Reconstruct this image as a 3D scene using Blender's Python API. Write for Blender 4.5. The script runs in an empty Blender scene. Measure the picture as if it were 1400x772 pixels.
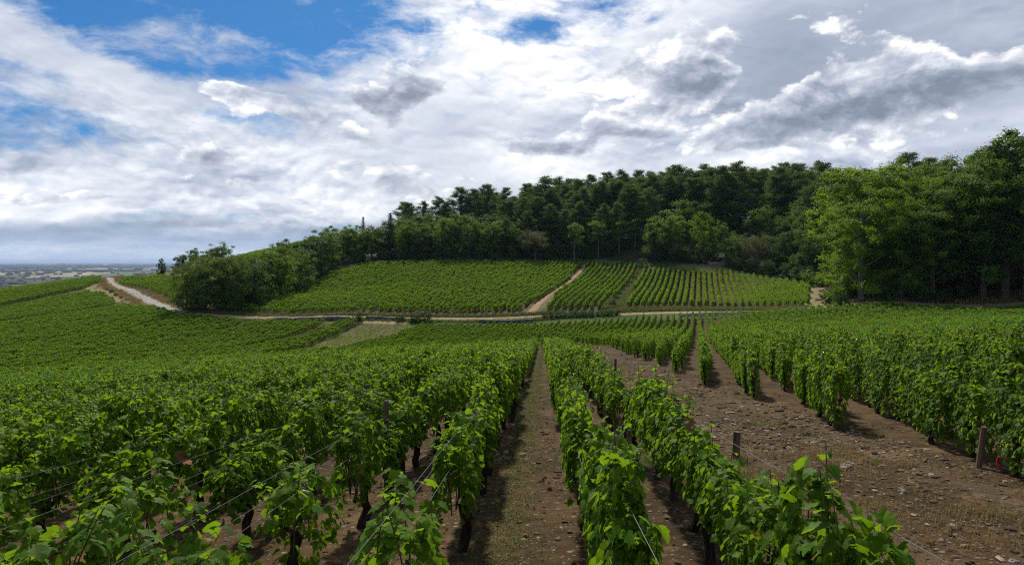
import bpy, bmesh, math, random
import numpy as np
from mathutils import Vector, Matrix, noise as mnoise

scene = bpy.context.scene
COL = scene.collection
rng = np.random.default_rng(11)
random.seed(11)

# ------------------------------------------------------------------ camera
F = 929.0                      # focal length in photograph pixels (1400 wide)
HOR = 357.0                    # photograph row of eye level
cam_d = bpy.data.cameras.new("camera")
cam_d.sensor_width = 36.0
cam_d.lens = 36.0 * F / 1400.0
cam_d.clip_start = 0.05
cam_d.clip_end = 60000.0
cam = bpy.data.objects.new("camera", cam_d)
COL.objects.link(cam)
PITCH = math.atan((386.0 - HOR) / F)
cam.location = (0, 0, 0)
cam.rotation_euler = (math.pi / 2 - PITCH, 0, 0)
scene.camera = cam

# ------------------------------------------------------------------ sun + exposure
SUN_EL, SUN_AZ = math.radians(44), math.radians(-8)      # azimuth from +Y towards +X
sun_d = bpy.data.lights.new("sun", 'SUN')
sun_d.energy = 4.6
sun_d.angle = math.radians(4)
sun_d.color = (1.0, 0.93, 0.80)
sun = bpy.data.objects.new("sun", sun_d)
COL.objects.link(sun)
sv = Vector((math.sin(SUN_AZ) * math.cos(SUN_EL), math.cos(SUN_AZ) * math.cos(SUN_EL), math.sin(SUN_EL)))
sun.rotation_euler = sv.to_track_quat('Z', 'Y').to_euler()
sun.location = sv * 200
scene.view_settings.view_transform = 'Standard'
scene.view_settings.look = 'None'
scene.view_settings.exposure = 0.16
scene.cycles.use_denoising = False
scene.cycles.sample_clamp_indirect = 3.0
scene.cycles.pixel_filter_type = 'BLACKMAN_HARRIS'
scene.cycles.filter_width = 1.15
scene.view_settings.gamma = 1.0
scene.view_settings.use_curve_mapping = False


# ------------------------------------------------------------------ node helper
class G:
    """Small wrapper so that node trees can be written as expressions."""
    def __init__(s, nt):
        s.nt = nt
    def n(s, t, **kw):
        nd = s.nt.nodes.new(t)
        for k, v in kw.items():
            setattr(nd, k, v)
        return nd
    def put(s, inp, v):
        if hasattr(v, 'is_output') or isinstance(v, bpy.types.NodeSocket):
            s.nt.links.new(v, inp)
        elif v is not None:
            if isinstance(v, (tuple, list)) and inp.type == 'RGBA' and len(v) == 3:
                v = (*v, 1.0)
            inp.default_value = v
    def m(s, op, a, b=None, c=None, clamp=False):
        nd = s.n('ShaderNodeMath', operation=op, use_clamp=clamp)
        s.put(nd.inputs[0], a)
        if b is not None: s.put(nd.inputs[1], b)
        if c is not None: s.put(nd.inputs[2], c)
        return nd.outputs[0]
    def add(s, a, b): return s.m('ADD', a, b)
    def sub(s, a, b): return s.m('SUBTRACT', a, b)
    def mul(s, a, b): return s.m('MULTIPLY', a, b)
    def div(s, a, b): return s.m('DIVIDE', a, b)
    def v(s, op, a, b=None, scale=None):
        nd = s.n('ShaderNodeVectorMath', operation=op)
        s.put(nd.inputs[0], a)
        if b is not None: s.put(nd.inputs[1], b)
        if scale is not None: s.put(nd.inputs['Scale'], scale)
        return nd.outputs['Value'] if op in ('DOT_PRODUCT', 'LENGTH', 'DISTANCE') else nd.outputs[0]
    def xyz(s, x, y, z=0.0):
        nd = s.n('ShaderNodeCombineXYZ')
        for i, q in enumerate((x, y, z)): s.put(nd.inputs[i], q)
        return nd.outputs[0]
    def sep(s, a):
        nd = s.n('ShaderNodeSeparateXYZ'); s.put(nd.inputs[0], a)
        return nd.outputs
    def noise(s, vec, scale, detail=4, rough=0.5, dist=0.0, lac=2.0, color=False):
        nd = s.n('ShaderNodeTexNoise'); nd.noise_dimensions = '3D'
        s.put(nd.inputs['Vector'], vec); s.put(nd.inputs['Scale'], scale)
        s.put(nd.inputs['Detail'], detail); s.put(nd.inputs['Roughness'], rough)
        s.put(nd.inputs['Distortion'], dist); s.put(nd.inputs['Lacunarity'], lac)
        return nd.outputs['Color' if color else 'Fac']
    def ss(s, x, lo, hi, to=(0.0, 1.0)):
        nd = s.n('ShaderNodeMapRange', interpolation_type='SMOOTHSTEP')
        for i, q in enumerate((x, lo, hi, to[0], to[1])): s.put(nd.inputs[i], q)
        return nd.outputs[0]
    def mix(s, f, a, b, mode='MIX'):
        nd = s.n('ShaderNodeMix', data_type='RGBA', blend_type=mode)
        s.put(nd.inputs['Factor'], f); s.put(nd.inputs['A'], a) if False else None
        s.put(nd.inputs[6], a); s.put(nd.inputs[7], b)
        return nd.outputs[2]
    def ramp(s, f, stops, interp='LINEAR'):
        nd = s.n('ShaderNodeValToRGB'); s.put(nd.inputs[0], f)
        cr = nd.color_ramp; cr.interpolation = interp
        while len(cr.elements) < len(stops): cr.elements.new(0.5)
        for e, (p, c) in zip(cr.elements, stops):
            e.position = p; e.color = (*c, 1.0)
        return nd.outputs[0]


# ------------------------------------------------------------------ sky with clouds
world = bpy.data.worlds.new("World")
scene.world = world
world.use_nodes = True
wt = world.node_tree
wt.nodes.clear()
g = G(wt)
tc = g.n('ShaderNodeTexCoord')
D = g.v('NORMALIZE', tc.outputs['Generated'])
dx, dy, dz = g.sep(D)
sky = g.n('ShaderNodeTexSky', sky_type='NISHITA')
sky.sun_disc = False
sky.sun_elevation = SUN_EL
sky.sun_rotation = SUN_AZ
sky.altitude = 300
sky.air_density = 1.0
sky.dust_density = 0.6
sky.ozone_density = 2.0
STR = 0.1
az = g.m('ARCTAN2', dx, dy)
el = g.div(dz, g.m('SQRT', g.add(g.mul(dx, dx), g.mul(dy, dy))))
elc = g.m('MAXIMUM', el, 0.0)
# cloud-deck coordinates (a flat layer seen in perspective)
den = g.add(g.m('MAXIMUM', dz, 0.0), 0.14)
P = g.xyz(g.div(dx, den), g.div(dy, den), 0.0)
Q = g.xyz(az, g.mul(el, 1.7), 0.0)
warp = g.noise(Q, 4.0, 7, 0.62, color=True)
warp = g.v('SUBTRACT', warp, (0.5, 0.5, 0.5))
Qw = g.v('ADD', Q, g.v('SCALE', warp, scale=0.10))
wx, wy, wz = g.sep(warp)
azw = g.add(az, g.mul(wx, 0.12))
elw = g.add(el, g.mul(wy, 0.07))

AE = g.xyz(azw, elw, 0.0)

def blob(u, v, ru, rv, amp, rot=0.0):
    """A soft patch of sky around one compass direction (photograph pixels only name the direction)."""
    a0 = math.atan((u - 700) / F)
    return (a0, (HOR - v) / F * math.cos(a0), ru / F, rv / F, amp, rot)

def total(lst):
    global AE
    o = 0.0
    for k_, (a0, b0, ra, rb, amp, rot) in enumerate(lst):
        if k_ % 10 == 9:          # keeps the evaluation in sequence (the shader stack is small)
            AE = g.v('ADD', AE, g.v('SCALE', g.xyz(o, o, o), scale=1e-7))
        mp = g.n('ShaderNodeMapping', vector_type='TEXTURE')
        g.put(mp.inputs['Vector'], AE)
        mp.inputs['Location'].default_value = (a0, b0, 0)
        mp.inputs['Rotation'].default_value = (0, 0, rot)
        mp.inputs['Scale'].default_value = (ra, rb, 1)
        e = g.m('POWER', 0.36788, g.v('DOT_PRODUCT', mp.outputs[0], mp.outputs[0]))
        o = g.m('MULTIPLY_ADD', e, amp, o)
    AE = g.v('ADD', AE, g.v('SCALE', g.xyz(o, o, o), scale=1e-7))
    return o

# --- blue openings in the high veil
holes = total([
    blob(300, 15, 210, 46, 0.50), blob(190, 70, 90, 22, 0.34, -0.5), blob(420, 70, 120, 50, 0.20), blob(470, 20, 90, 40, 0.18),
    blob(30, 155, 90, 26, 0.36), blob(70, 105, 50, 14, 0.26, -0.4), blob(110, 5, 100, 20, 0.36), blob(60, 200, 70, 20, 0.22),
    blob(735, 40, 30, 20, 0.62), blob(690, 58, 50, 8, 0.34), blob(890, 32, 26, 9, 0.34), blob(800, 8, 40, 9, 0.34), blob(520, 12, 70, 24, 0.24),
    blob(330, 172, 60, 10, 0.30, -0.25), blob(290, 100, 60, 12, 0.2), blob(200, 130, 40, 10, 0.10),
])
banks = total([
    blob(120, 95, 150, 26, 0.34, -0.42), blob(20, 45, 60, 26, 0.34, -0.5), blob(230, 135, 70, 16, 0.24, -0.3), blob(310, 45, 40, 20, 0.20, 0.35),
    blob(740, 130, 240, 60, 0.16), blob(1080, 150, 380, 130, 0.42), blob(620, 210, 190, 70, 0.30), blob(250, 250, 260, 40, 0.16), blob(1250, 20, 260, 60, 0.3), blob(980, 20, 60, 30, 0.2), blob(610, 30, 50, 60, 0.14, 0.6), blob(160, 160, 90, 8, 0.26, -0.12),
])
streakP = g.v('MULTIPLY', g.v('ADD', P, g.v('SCALE', warp, scale=0.25)), (1.0, 1.2, 1.0))
n1 = g.noise(streakP, 1.7, 3, 0.5)
n1b = g.noise(g.v('MULTIPLY', Qw, (1.0, 1.15, 1.0)), 11.0, 10, 0.66, 0.1)
veil = g.add(g.sub(g.add(g.mul(g.sub(n1, 0.5), 0.8), g.mul(g.sub(n1b, 0.5), 1.7)), g.mul(holes, 0.92)), banks)
a1 = g.ss(g.add(veil, g.ss(el, 0.26, 0.10, (0.0, 0.16))), -0.46, 0.20)
# --- brightness of the veil: white near the hidden sun, greyer to the right and low down
glow = total([blob(690, 90, 200, 110, 0.27), blob(640, -60, 400, 150, 0.2), blob(600, 230, 260, 40, 0.10),
              blob(250, 262, 260, 22, 0.16), blob(760, 235, 160, 34, 0.18), blob(150, 120, 160, 30, 0.12, -0.3), blob(860, 30, 120, 50, 0.22),
              blob(60, 292, 120, 11, 0.30), blob(1180, 203, 170, 10, 0.26), blob(1320, 170, 120, 10, 0.14), blob(450, 60, 100, 50, 0.12), blob(60, 340, 200, 5, 0.20)])
grey = total([blob(1250, 50, 380, 90, 0.24, 0.15), blob(1360, 60, 140, 160, 0.10),
              blob(160, 316, 420, 15, 0.28), blob(120, 215, 200, 30, 0.08), blob(430, 322, 130, 22, 0.20), blob(900, 160, 260, 40, 0.08),
              blob(330, 205, 160, 30, 0.06), blob(0, 60, 110, 60, 0.12), blob(560, 290, 150, 40, 0.10), blob(100, 340, 300, 14, 0.10)])
Qb = g.v('MULTIPLY', Qw, (1.0, 1.25, 1.0))
def billow(vec, sc, det=4.0):
    nd = g.n('ShaderNodeTexVoronoi', feature='F1', voronoi_dimensions='2D')
    g.put(nd.inputs['Vector'], vec); nd.inputs['Scale'].default_value = sc; nd.inputs['Detail'].default_value = det
    nd.inputs['Roughness'].default_value = 0.55; nd.inputs['Lacunarity'].default_value = 2.1; nd.normalize = True
    return g.sub(1.0, nd.outputs['Distance'])
SUNSTEP = (-0.004, 0.017, 0.0)
Qb1 = g.v('ADD', Qb, SUNSTEP)
# mid-level banks
m_lo = g.noise(Qb, 6.0, 4, 0.55); m_lo1 = g.noise(Qb1, 6.0, 4, 0.55)
m_b = billow(Qb, 9.0); m_b1 = billow(Qb1, 9.0)
m_hi = g.noise(Qb, 30.0, 6, 0.65)
relief = g.add(g.mul(g.sub(m_lo, m_lo1), 5.5), g.mul(g.sub(m_b, m_b1), 1.5))
big = g.noise(Q, 3.2, 2, 0.5)
patchy = g.ss(g.noise(Qb, 2.4, 2, 0.5), 0.36, 0.66, (0.15, 1.0))
relief = g.mul(relief, patchy)
behind = g.ss(dy, 0.45, -0.25, (0.0, 0.36))      # unseen dark sky added behind the camera to deepen contrast on the vines
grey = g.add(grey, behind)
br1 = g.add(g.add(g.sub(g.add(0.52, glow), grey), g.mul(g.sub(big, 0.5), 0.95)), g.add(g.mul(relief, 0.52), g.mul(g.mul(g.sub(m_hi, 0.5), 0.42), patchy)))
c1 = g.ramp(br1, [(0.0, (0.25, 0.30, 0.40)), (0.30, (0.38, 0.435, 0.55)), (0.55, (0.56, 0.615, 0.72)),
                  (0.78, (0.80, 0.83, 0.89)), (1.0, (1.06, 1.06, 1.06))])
# --- cumulus in front: puffy outline, bright rims towards the sun, grey undersides
Qc = g.v('ADD', g.v('MULTIPLY', Qw, (1.0, 0.80, 1.0)), (3.1, 1.7, 0.0))
Qd = g.v('ADD', Qc, (-0.004, 0.016, 0.0))
lo0 = g.noise(Qc, 7.0, 5, 0.55); lo1 = g.noise(Qd, 7.0, 5, 0.55)
b0_ = billow(Qc, 16.0); b1_ = billow(Qd, 16.0)
hi0 = g.noise(Qc, 45.0, 5, 0.65)
d0 = g.add(g.add(g.mul(lo0, 0.62), g.mul(b0_, 0.26)), g.mul(hi0, 0.12))
cover = total([
    blob(565, 125, 64, 20, 0.30, 0.15), blob(515, 155, 44, 14, 0.24, -0.5), blob(420, 168, 110, 20, 0.24, -0.30),
    blob(320, 135, 50, 16, 0.26, -0.2), blob(620, 200, 60, 16, 0.22), blob(775, 207, 50, 13, 0.32, 0.12),
    blob(935, 112, 52, 32, 0.52, 0.1), blob(815, 122, 54, 9, 0.32), blob(1140, 138, 100, 38, 0.50, 0.22),
    blob(1330, 125, 90, 26, 0.26, 0.1), blob(1090, 30, 200, 30, 0.10, 0.1), blob(870, 92, 110, 16, 0.24, 0.3),
    blob(545, 245, 30, 16, 0.26), blob(290, 215, 44, 18, 0.24), blob(475, 235, 26, 12, 0.28), blob(700, 205, 50, 14, 0.18),
    blob(1290, 60, 170, 36, 0.06, 0.2), blob(870, 150, 90, 18, 0.2), blob(640, 240, 50, 12, 0.18),
    blob(860, 180, 130, 16, 0.18), blob(620, 268, 90, 12, 0.20), blob(345, 248, 90, 10, 0.16), blob(120, 268, 110, 7, 0.14),
    blob(430, 285, 90, 9, 0.20), blob(1010, 200, 110, 14, 0.2), blob(1230, 185, 90, 12, 0.06)])
dens = g.add(d0, cover)
a2 = g.ss(dens, 0.672, 0.742)
rim = g.add(g.mul(g.sub(lo0, lo1), 4.4), g.mul(g.sub(b0_, b1_), 0.9))
edge = g.ss(dens, 0.86, 0.72)
whites = total([blob(310, 128, 50, 12, 0.16), blob(900, 86, 50, 12, 0.46, 0.5), blob(815, 118, 70, 10, 0.60),
                blob(350, 148, 50, 9, 0.3), blob(615, 193, 30, 9, 0.40), blob(730, 60, 200, 90, 0.2), blob(1160, 100, 110, 16, 0.20, 0.2),
                blob(1150, 20, 300, 50, 0.10), blob(975, 82, 30, 14, 0.2)])
dark = total([blob(565, 130, 60, 18, 0.24, 0.15), blob(950, 128, 46, 26, 0.22), blob(1130, 160, 110, 24, 0.26, 0.22), blob(780, 210, 44, 9, 0.18),
              blob(1330, 132, 90, 20, 0.14), blob(420, 178, 90, 12, 0.14, -0.3)])
sh = g.add(g.add(g.sub(0.46, dark), g.mul(edge, 0.22)), g.add(g.add(whites, rim), g.mul(g.sub(hi0, 0.5), 0.25)))
c2 = g.ramp(sh, [(0.0, (0.20, 0.235, 0.31)), (0.3, (0.31, 0.355, 0.45)), (0.6, (0.51, 0.56, 0.65)),
                 (0.85, (0.78, 0.80, 0.86)), (1.0, (1.05, 1.04, 1.03))])
# --- compose
blue = g.v('MULTIPLY', sky.outputs[0], (0.15, 0.40, 0.66))
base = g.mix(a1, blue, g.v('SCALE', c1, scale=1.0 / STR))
base = g.mix(g.mul(a2, 0.88), base, g.v('SCALE', c2, scale=1.0 / STR))
# blue-grey air above the far plain, with a paler streak
lown = g.noise(g.v('MULTIPLY', Qw, (1.0, 4.0, 1.0)), 6.0, 8, 0.65)
lowv = g.add(g.mul(g.sub(lown, 0.5), 1.3), g.mul(g.ss(el, 0.034, 0.008), 0.30))
lowc = g.ramp(g.add(lowv, 0.4), [(0.22, (0.27, 0.37, 0.55)), (0.60, (0.44, 0.54, 0.71)), (1.0, (0.74, 0.81, 0.90))])
base = g.mix(g.mul(g.ss(el, 0.055, 0.022), 0.75), base, g.v('SCALE', lowc, scale=1.0 / STR))
bg = g.n('ShaderNodeBackground')
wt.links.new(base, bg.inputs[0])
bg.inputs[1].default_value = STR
wo = g.n('ShaderNodeOutputWorld')
wt.links.new(bg.outputs[0], wo.inputs[0])
world.cycles.sampling_method = 'MANUAL'
world.cycles.sample_map_resolution = 512


# ------------------------------------------------------------------ terrain
def px(u, D):
    return (u - 700.0) / F * D
def P3(u, v, D):
    return (px(u, D), D, -(v - HOR) / F * D)
def near_plane(x, y):
    return -1.78 - 0.1066 * y + 0.06 * x

ctl = []
for x, y in ((-25, -30), (0, -30), (30, -30), (-15, 0), (0, 0), (12, 0), (-10, 15), (0, 15), (12, 15), (-22, 30), (0, 30), (14, 32),
             (-40, 10), (-60, -20), (-45, 35), (2, 60)):
    ctl.append((x, y, near_plane(x, y)))
ctl += [(-53, 70, -12.0), (-35, 75, -11.4), (3.9, 85, -10.9), (0, 98, -11.3), (13, 45, -5.9), (20, 70, -7.9), (17.8, 30, -3.95),
        (35.5, 60, -6.3), (60, 40, -3.3), (90, 80, -3.6), (40, 0, 0.5), (45, 25, -1.9)]
ctl += [P3(740, 446, 111), P3(700, 436, 117), P3(480, 434, 117), P3(260, 428, 119), P3(860, 432, 112), P3(968, 430, 107),
        P3(1100, 425, 100), P3(1300, 423, 90), P3(1420, 421, 87)]
ctl += [(px(300, 110), 110, -10.9), (px(400, 110), 110, -11.0), (px(480, 109), 109, -11.1), (px(600, 110), 110, -11.0)]
ctl += [P3(330, 428, 121), P3(720, 428, 120), P3(500, 360, 182), P3(700, 357, 187), P3(800, 357, 187), P3(600, 391, 150),
        P3(400, 402, 150), P3(440, 372, 172)]
ctl += [P3(880, 419, 119), P3(1105, 418, 113), P3(880, 362, 178), P3(1000, 367, 165), P3(1110, 388, 140), P3(1200, 413, 96), P3(1400, 409, 93)]
ctl += [(90, 115, -1.5), (120, 100, 0.5), (64, 155, -2.6), (40, 190, 3.5), (0, 225, 8), (40, 240, 13), (-30, 215, 5), (80, 225, 13), (-60, 240, 6)]
ctl += [P3(400, 336, 260), P3(330, 352, 240), (0, 320, 15), (100, 320, 16), (150, 200, 15), (200, 100, 14), (-80, 330, 7)]
ctl += [P3(245, 430, 119), P3(150, 381, 205), P3(190, 408, 152), P3(232, 389, 170), P3(240, 374, 205)]
ctl += [(-86.6, 115, -12.1), (-124, 165, -11.4), (-162, 215, -10.0), P3(100, 387, 215), P3(140, 381, 216)]
ctl += [(-185, 260, -20), (-115, 265, -8), (-150, 350, -34), (-70, 420, -6), (-220, 430, -52), (0, 450, 2), (150, 450, 8), (-300, 300, -50),
        (-300, 100, -34), (-150, 60, -18), (-200, 160, -19), (-250, -100, -20), (300, 200, 20), (300, -100, 16), (0, -200, 14)]
ctl = np.array(ctl, dtype=float)

def _tps(r2):
    return np.where(r2 > 1e-9, 0.5 * r2 * np.log(np.maximum(r2, 1e-9)), 0.0)
_S = 100.0
_c = ctl[:, :2] / _S
_n = len(ctl)
_K = _tps(((_c[:, None] - _c[None]) ** 2).sum(-1)) + 2e-4 * np.eye(_n)
_Pm = np.concatenate([np.ones((_n, 1)), _c], 1)
_A = np.block([[_K, _Pm], [_Pm.T, np.zeros((3, 3))]])
_w = np.linalg.solve(_A, np.concatenate([ctl[:, 2], np.zeros(3)]))
PLAIN = -78.0

def height(x, y):
    x = np.atleast_1d(np.asarray(x, float)); y = np.atleast_1d(np.asarray(y, float))
    out = np.empty(x.shape)
    for i in range(0, len(x), 20000):
        q = np.stack([x[i:i + 20000], y[i:i + 20000]], 1) / _S
        k = _tps(((q[:, None] - _c[None]) ** 2).sum(-1))
        z = k @ _w[:_n] + _w[_n] + q @ _w[_n + 1:]
        r = np.hypot(x[i:i + 20000], y[i:i + 20000] - 100)
        t = np.clip((r - 330) / 700.0, 0, 1); t = t * t * (3 - 2 * t)
        z = np.clip(z, PLAIN - 5, 40)
        out[i:i + 20000] = z * (1 - t) + PLAIN * t
    return out
def h1(x, y):
    return float(height([x], [y])[0])

def in_poly(x, y, poly):
    x = np.asarray(x); y = np.asarray(y)
    c = np.zeros(x.shape, bool)
    n = len(poly)
    for i in range(n):
        x0, y0 = poly[i]; x1, y1 = poly[(i + 1) % n]
        cond = ((y0 > y) != (y1 > y)) & (x < (x1 - x0) * (y - y0) / (y1 - y0 + 1e-12) + x0)
        c ^= cond
    return c
def UD(*l):
    return [(px(u, D), D) for u, D in l]


# ------------------------------------------------------------------ mesh helpers
def np_mesh(name, verts, faces, smooth=False, uv=None, col=None):
    """faces: list of integer arrays (each with its own corner count)."""
    me = bpy.data.meshes.new(name)
    verts = np.asarray(verts, np.float32)
    me.vertices.add(len(verts)); me.vertices.foreach_set('co', verts.ravel())
    faces = [np.asarray(f, np.int32) for f in faces if len(f)]
    idx = np.concatenate([f.ravel() for f in faces])
    cnt = np.concatenate([np.full(len(f), f.shape[1], np.int32) for f in faces])
    st = np.concatenate([[0], np.cumsum(cnt)[:-1]]).astype(np.int32)
    me.loops.add(len(idx)); me.loops.foreach_set('vertex_index', idx)
    me.polygons.add(len(cnt)); me.polygons.foreach_set('loop_start', st); me.polygons.foreach_set('loop_total', cnt)
    me.polygons.foreach_set('use_smooth', np.full(len(cnt), smooth, bool))
    if uv is not None:
        l = me.uv_layers.new(name='UVMap')
        l.data.foreach_set('uv', np.asarray(uv, np.float32)[idx].ravel())
    if col is not None:
        for nm, arr in col.items():
            at = me.attributes.new(nm, 'FLOAT', 'POINT')
            at.data.foreach_set('value', np.asarray(arr, np.float32))
    me.update(calc_edges=True)
    return me

def link(name, me, mat=None, parent=None, **props):
    o = bpy.data.objects.new(name, me)
    COL.objects.link(o)
    if mat is not None and not me.materials:
        for q in (mat if isinstance(mat, (list, tuple)) else [mat]): me.materials.append(q)
    if parent is not None: o.parent = parent
    for k, v in props.items(): o[k] = v
    return o

def empty(name, loc, rotz=0.0, **props):
    o = bpy.data.objects.new(name, None)
    o.empty_display_size = 0.2
    COL.objects.link(o)
    o.location = loc; o.rotation_euler = (0, 0, rotz)
    for k, v in props.items():
        if v is not None: o[k] = v
    return o

class MB:
    """Collects shapes into one mesh."""
    def __init__(s): s.v = []; s.f = {}; s.n = 0; s.mi = {}
    def add(s, v, *fs):
        v = np.asarray(v, float)
        for f in fs:
            f = np.asarray(f, int)
            if len(f): s.f.setdefault(f.shape[1], []).append(f + s.n)
        s.v.append(v); s.n += len(v)
    def tube(s, pts, rad, sides=6, cap=True, jit=0.0):
        pts = np.asarray(pts, float); rad = np.broadcast_to(np.asarray(rad, float), (len(pts),))
        t = np.gradient(pts, axis=0); t /= np.linalg.norm(t, axis=1)[:, None] + 1e-9
        ref = np.array([0.0, 0.0, 1.0]) if abs(t[:, 2]).mean() < 0.8 else np.array([1.0, 0.0, 0.0])
        a = np.cross(t, ref); a /= np.linalg.norm(a, axis=1)[:, None] + 1e-9
        b = np.cross(t, a)
        th = np.arange(sides) / sides * 2 * math.pi
        rr = rad[:, None] * (1 + jit * rng.uniform(-1, 1, (len(pts), sides)))
        v = pts[:, None] + rr[..., None] * (np.cos(th)[None, :, None] * a[:, None] + np.sin(th)[None, :, None] * b[:, None])
        n = len(pts)
        i = np.arange(n - 1)[:, None] * sides; j = np.arange(sides)[None]; k = (j + 1) % sides
        q = np.stack([i + j, i + k, i + sides + k, i + sides + j], -1).reshape(-1, 4)
        V = v.reshape(-1, 3)
        if cap:
            V = np.concatenate([V, pts[:1], pts[-1:]])
            c0, c1 = n * sides, n * sides + 1
            jj = np.arange(sides); kk = (jj + 1) % sides
            t0 = np.stack([kk, jj, np.full(sides, c0)], -1)
            t1 = np.stack([(n - 1) * sides + jj, (n - 1) * sides + kk, np.full(sides, c1)], -1)
            s.add(V, q, np.concatenate([t0, t1]))
        else:
            s.add(V, q)
    def box(s, c, size, rotz=0.0, tilt=None):
        x, y, z = np.asarray(size) / 2
        v = np.array([(-x, -y, -z), (x, -y, -z), (x, y, -z), (-x, y, -z), (-x, -y, z), (x, -y, z), (x, y, z), (-x, y, z)])
        ca, sa = math.cos(rotz), math.sin(rotz)
        v = v @ np.array([(ca, sa, 0), (-sa, ca, 0), (0, 0, 1)])
        s.add(v + np.asarray(c), [(0, 3, 2, 1), (4, 5, 6, 7), (0, 1, 5, 4), (1, 2, 6, 5), (2, 3, 7, 6), (3, 0, 4, 7)])
    def mesh(s, name, smooth=False):
        return np_mesh(name, np.concatenate(s.v), [np.concatenate(l) for l in s.f.values()], smooth)


# ------------------------------------------------------------------ materials
def new_mat(name):
    m = bpy.data.materials.new(name); m.use_nodes = True
    nt = m.node_tree; nt.nodes.clear()
    return m, G(nt)
def finish(m, gg, shader):
    o = gg.n('ShaderNodeOutputMaterial'); gg.nt.links.new(shader, o.inputs[0])
    return m
def principled(gg, col, rough=0.7, spec=0.3, bump=None, bstr=0.3, bdist=0.02):
    p = gg.n('ShaderNodeBsdfPrincipled')
    gg.put(p.inputs['Base Color'], col); gg.put(p.inputs['Roughness'], rough); gg.put(p.inputs['Specular IOR Level'], spec)
    if bump is not None:
        b = gg.n('ShaderNodeBump'); gg.put(b.inputs['Height'], bump); b.inputs['Strength'].default_value = bstr; b.inputs['Distance'].default_value = bdist
        gg.put(p.inputs['Normal'], b.outputs[0])
    return p.outputs[0]

def leaf_mat(name, dark, light, trans=0.35, tcol=None, rough=0.45, spec=0.35, veins=False, inst=False, old=None, oldp=0.0, obvar=0.5, tone=0.0):
    m, q = new_mat(name)
    geo = q.n('ShaderNodeNewGeometry')
    oi = q.n('ShaderNodeObjectInfo')
    r = geo.outputs['Random Per Island']
    f = q.add(q.mul(r, 1.0 - obvar * 0.6), q.mul(oi.outputs['Random'], obvar * 0.6))
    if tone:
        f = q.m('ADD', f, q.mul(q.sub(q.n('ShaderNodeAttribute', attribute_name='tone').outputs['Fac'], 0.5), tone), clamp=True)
    col = q.mix(f, dark, light)
    if inst:
        at = q.n('ShaderNodeAttribute', attribute_type='INSTANCER', attribute_name='tint')
        col = q.mix(at.outputs['Fac'], col, (light[0] * 1.6, light[1] * 1.2, light[2] * 0.9))
    if old is not None:
        pick = q.m('GREATER_THAN', q.m('FRACT', q.mul(r, 37.7)), 1.0 - oldp)
        col = q.mix(pick, col, old)
    if veins:
        uv = q.n('ShaderNodeUVMap'); uv.uv_map = 'UVMap'
        ux, uy, _ = q.sep(uv.outputs[0])
        ax = q.m('ABSOLUTE', ux)
        ray = q.m('ABSOLUTE', q.m('SINE', q.mul(q.m('ARCTAN2', ax, q.add(uy, 0.02)), 3.6)))
        mid = q.m('MINIMUM', ray, q.mul(ax, 14.0))
        vein = q.ss(mid, 0.10, 0.0)
        col = q.mix(q.mul(vein, 0.45), col, (light[0] * 2.0, light[1] * 1.6, light[2] * 2.0))
    bump = None
    if veins:      # mottled blade, puckered between the veins
        tco = q.n('ShaderNodeTexCoord')
        mo = q.noise(tco.outputs['Object'], 38.0, 4, 0.6)
        col = q.mix(q.ss(mo, 0.30, 0.72), q.v('SCALE', col, scale=0.72), q.v('MULTIPLY', col, (1.22, 1.12, 1.1)))
        bump = q.add(q.mul(vein, -0.6), mo)
    d = principled(q, col, rough, spec, bump, 0.5, 0.004)
    t = q.n('ShaderNodeBsdfTranslucent')
    tc_ = q.mix(0.6, col, tcol if tcol else (light[0] * 2.2, light[1] * 1.9, light[2] * 0.8))
    q.put(t.inputs[0], tc_)
    mx = q.n('ShaderNodeMixShader'); mx.inputs[0].default_value = trans
    q.nt.links.new(d, mx.inputs[1]); q.nt.links.new(t.outputs[0], mx.inputs[2])
    return finish(m, q, mx.outputs[0])

def plain_mat(name, c0, c1, scale=8.0, rough=0.85, bstr=0.4, spec=0.2, stretch=(1, 1, 1), bdist=0.02):
    m, q = new_mat(name)
    tcx = q.n('ShaderNodeTexCoord')
    vec = q.v('MULTIPLY', tcx.outputs['Object'], stretch)
    n = q.noise(vec, scale, 6, 0.6)
    col = q.mix(q.ss(n, 0.3, 0.7), c0, c1)
    return finish(m, q, principled(q, col, rough, spec, n, bstr, bdist))

M_leaf = leaf_mat('vine_leaf', (0.018, 0.068, 0.005), (0.105, 0.215, 0.011), 0.44, (0.32, 0.52, 0.012), 0.55, 0.07, veins=True, old=(0.20, 0.17, 0.025), oldp=0.016, tone=0.6)
M_leaf_far = leaf_mat('vine_leaf_distant', (0.020, 0.072, 0.005), (0.104, 0.212, 0.011), 0.44, (0.31, 0.50, 0.012), 0.6, 0.10, inst=True, old=(0.16, 0.15, 0.03), oldp=0.01, tone=0.5)
M_cane = plain_mat('vine_cane', (0.10, 0.075, 0.03), (0.07, 0.09, 0.025), 20)
M_bark = plain_mat('vine_bark', (0.018, 0.013, 0.010), (0.060, 0.044, 0.034), 30, 0.95, 0.9, 0.1, (1, 1, 0.25), 0.01)
M_treebark = plain_mat('tree_bark', (0.045, 0.036, 0.028), (0.13, 0.105, 0.085), 5, 0.95, 0.8, 0.1, (1, 1, 0.2))
M_palebark = plain_mat('pale_bark', (0.09, 0.082, 0.07), (0.20, 0.185, 0.16), 5, 0.95, 0.5, 0.1, (1, 1, 0.3))
M_pinebark = plain_mat('pine_bark', (0.06, 0.042, 0.032), (0.15, 0.105, 0.075), 5, 0.95, 0.8, 0.1, (1, 1, 0.2))
M_wood = plain_mat('weathered_wood', (0.07, 0.05, 0.035), (0.17, 0.125, 0.09), 14, 0.9, 0.5, 0.1, (1, 1, 0.12), 0.006)
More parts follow.
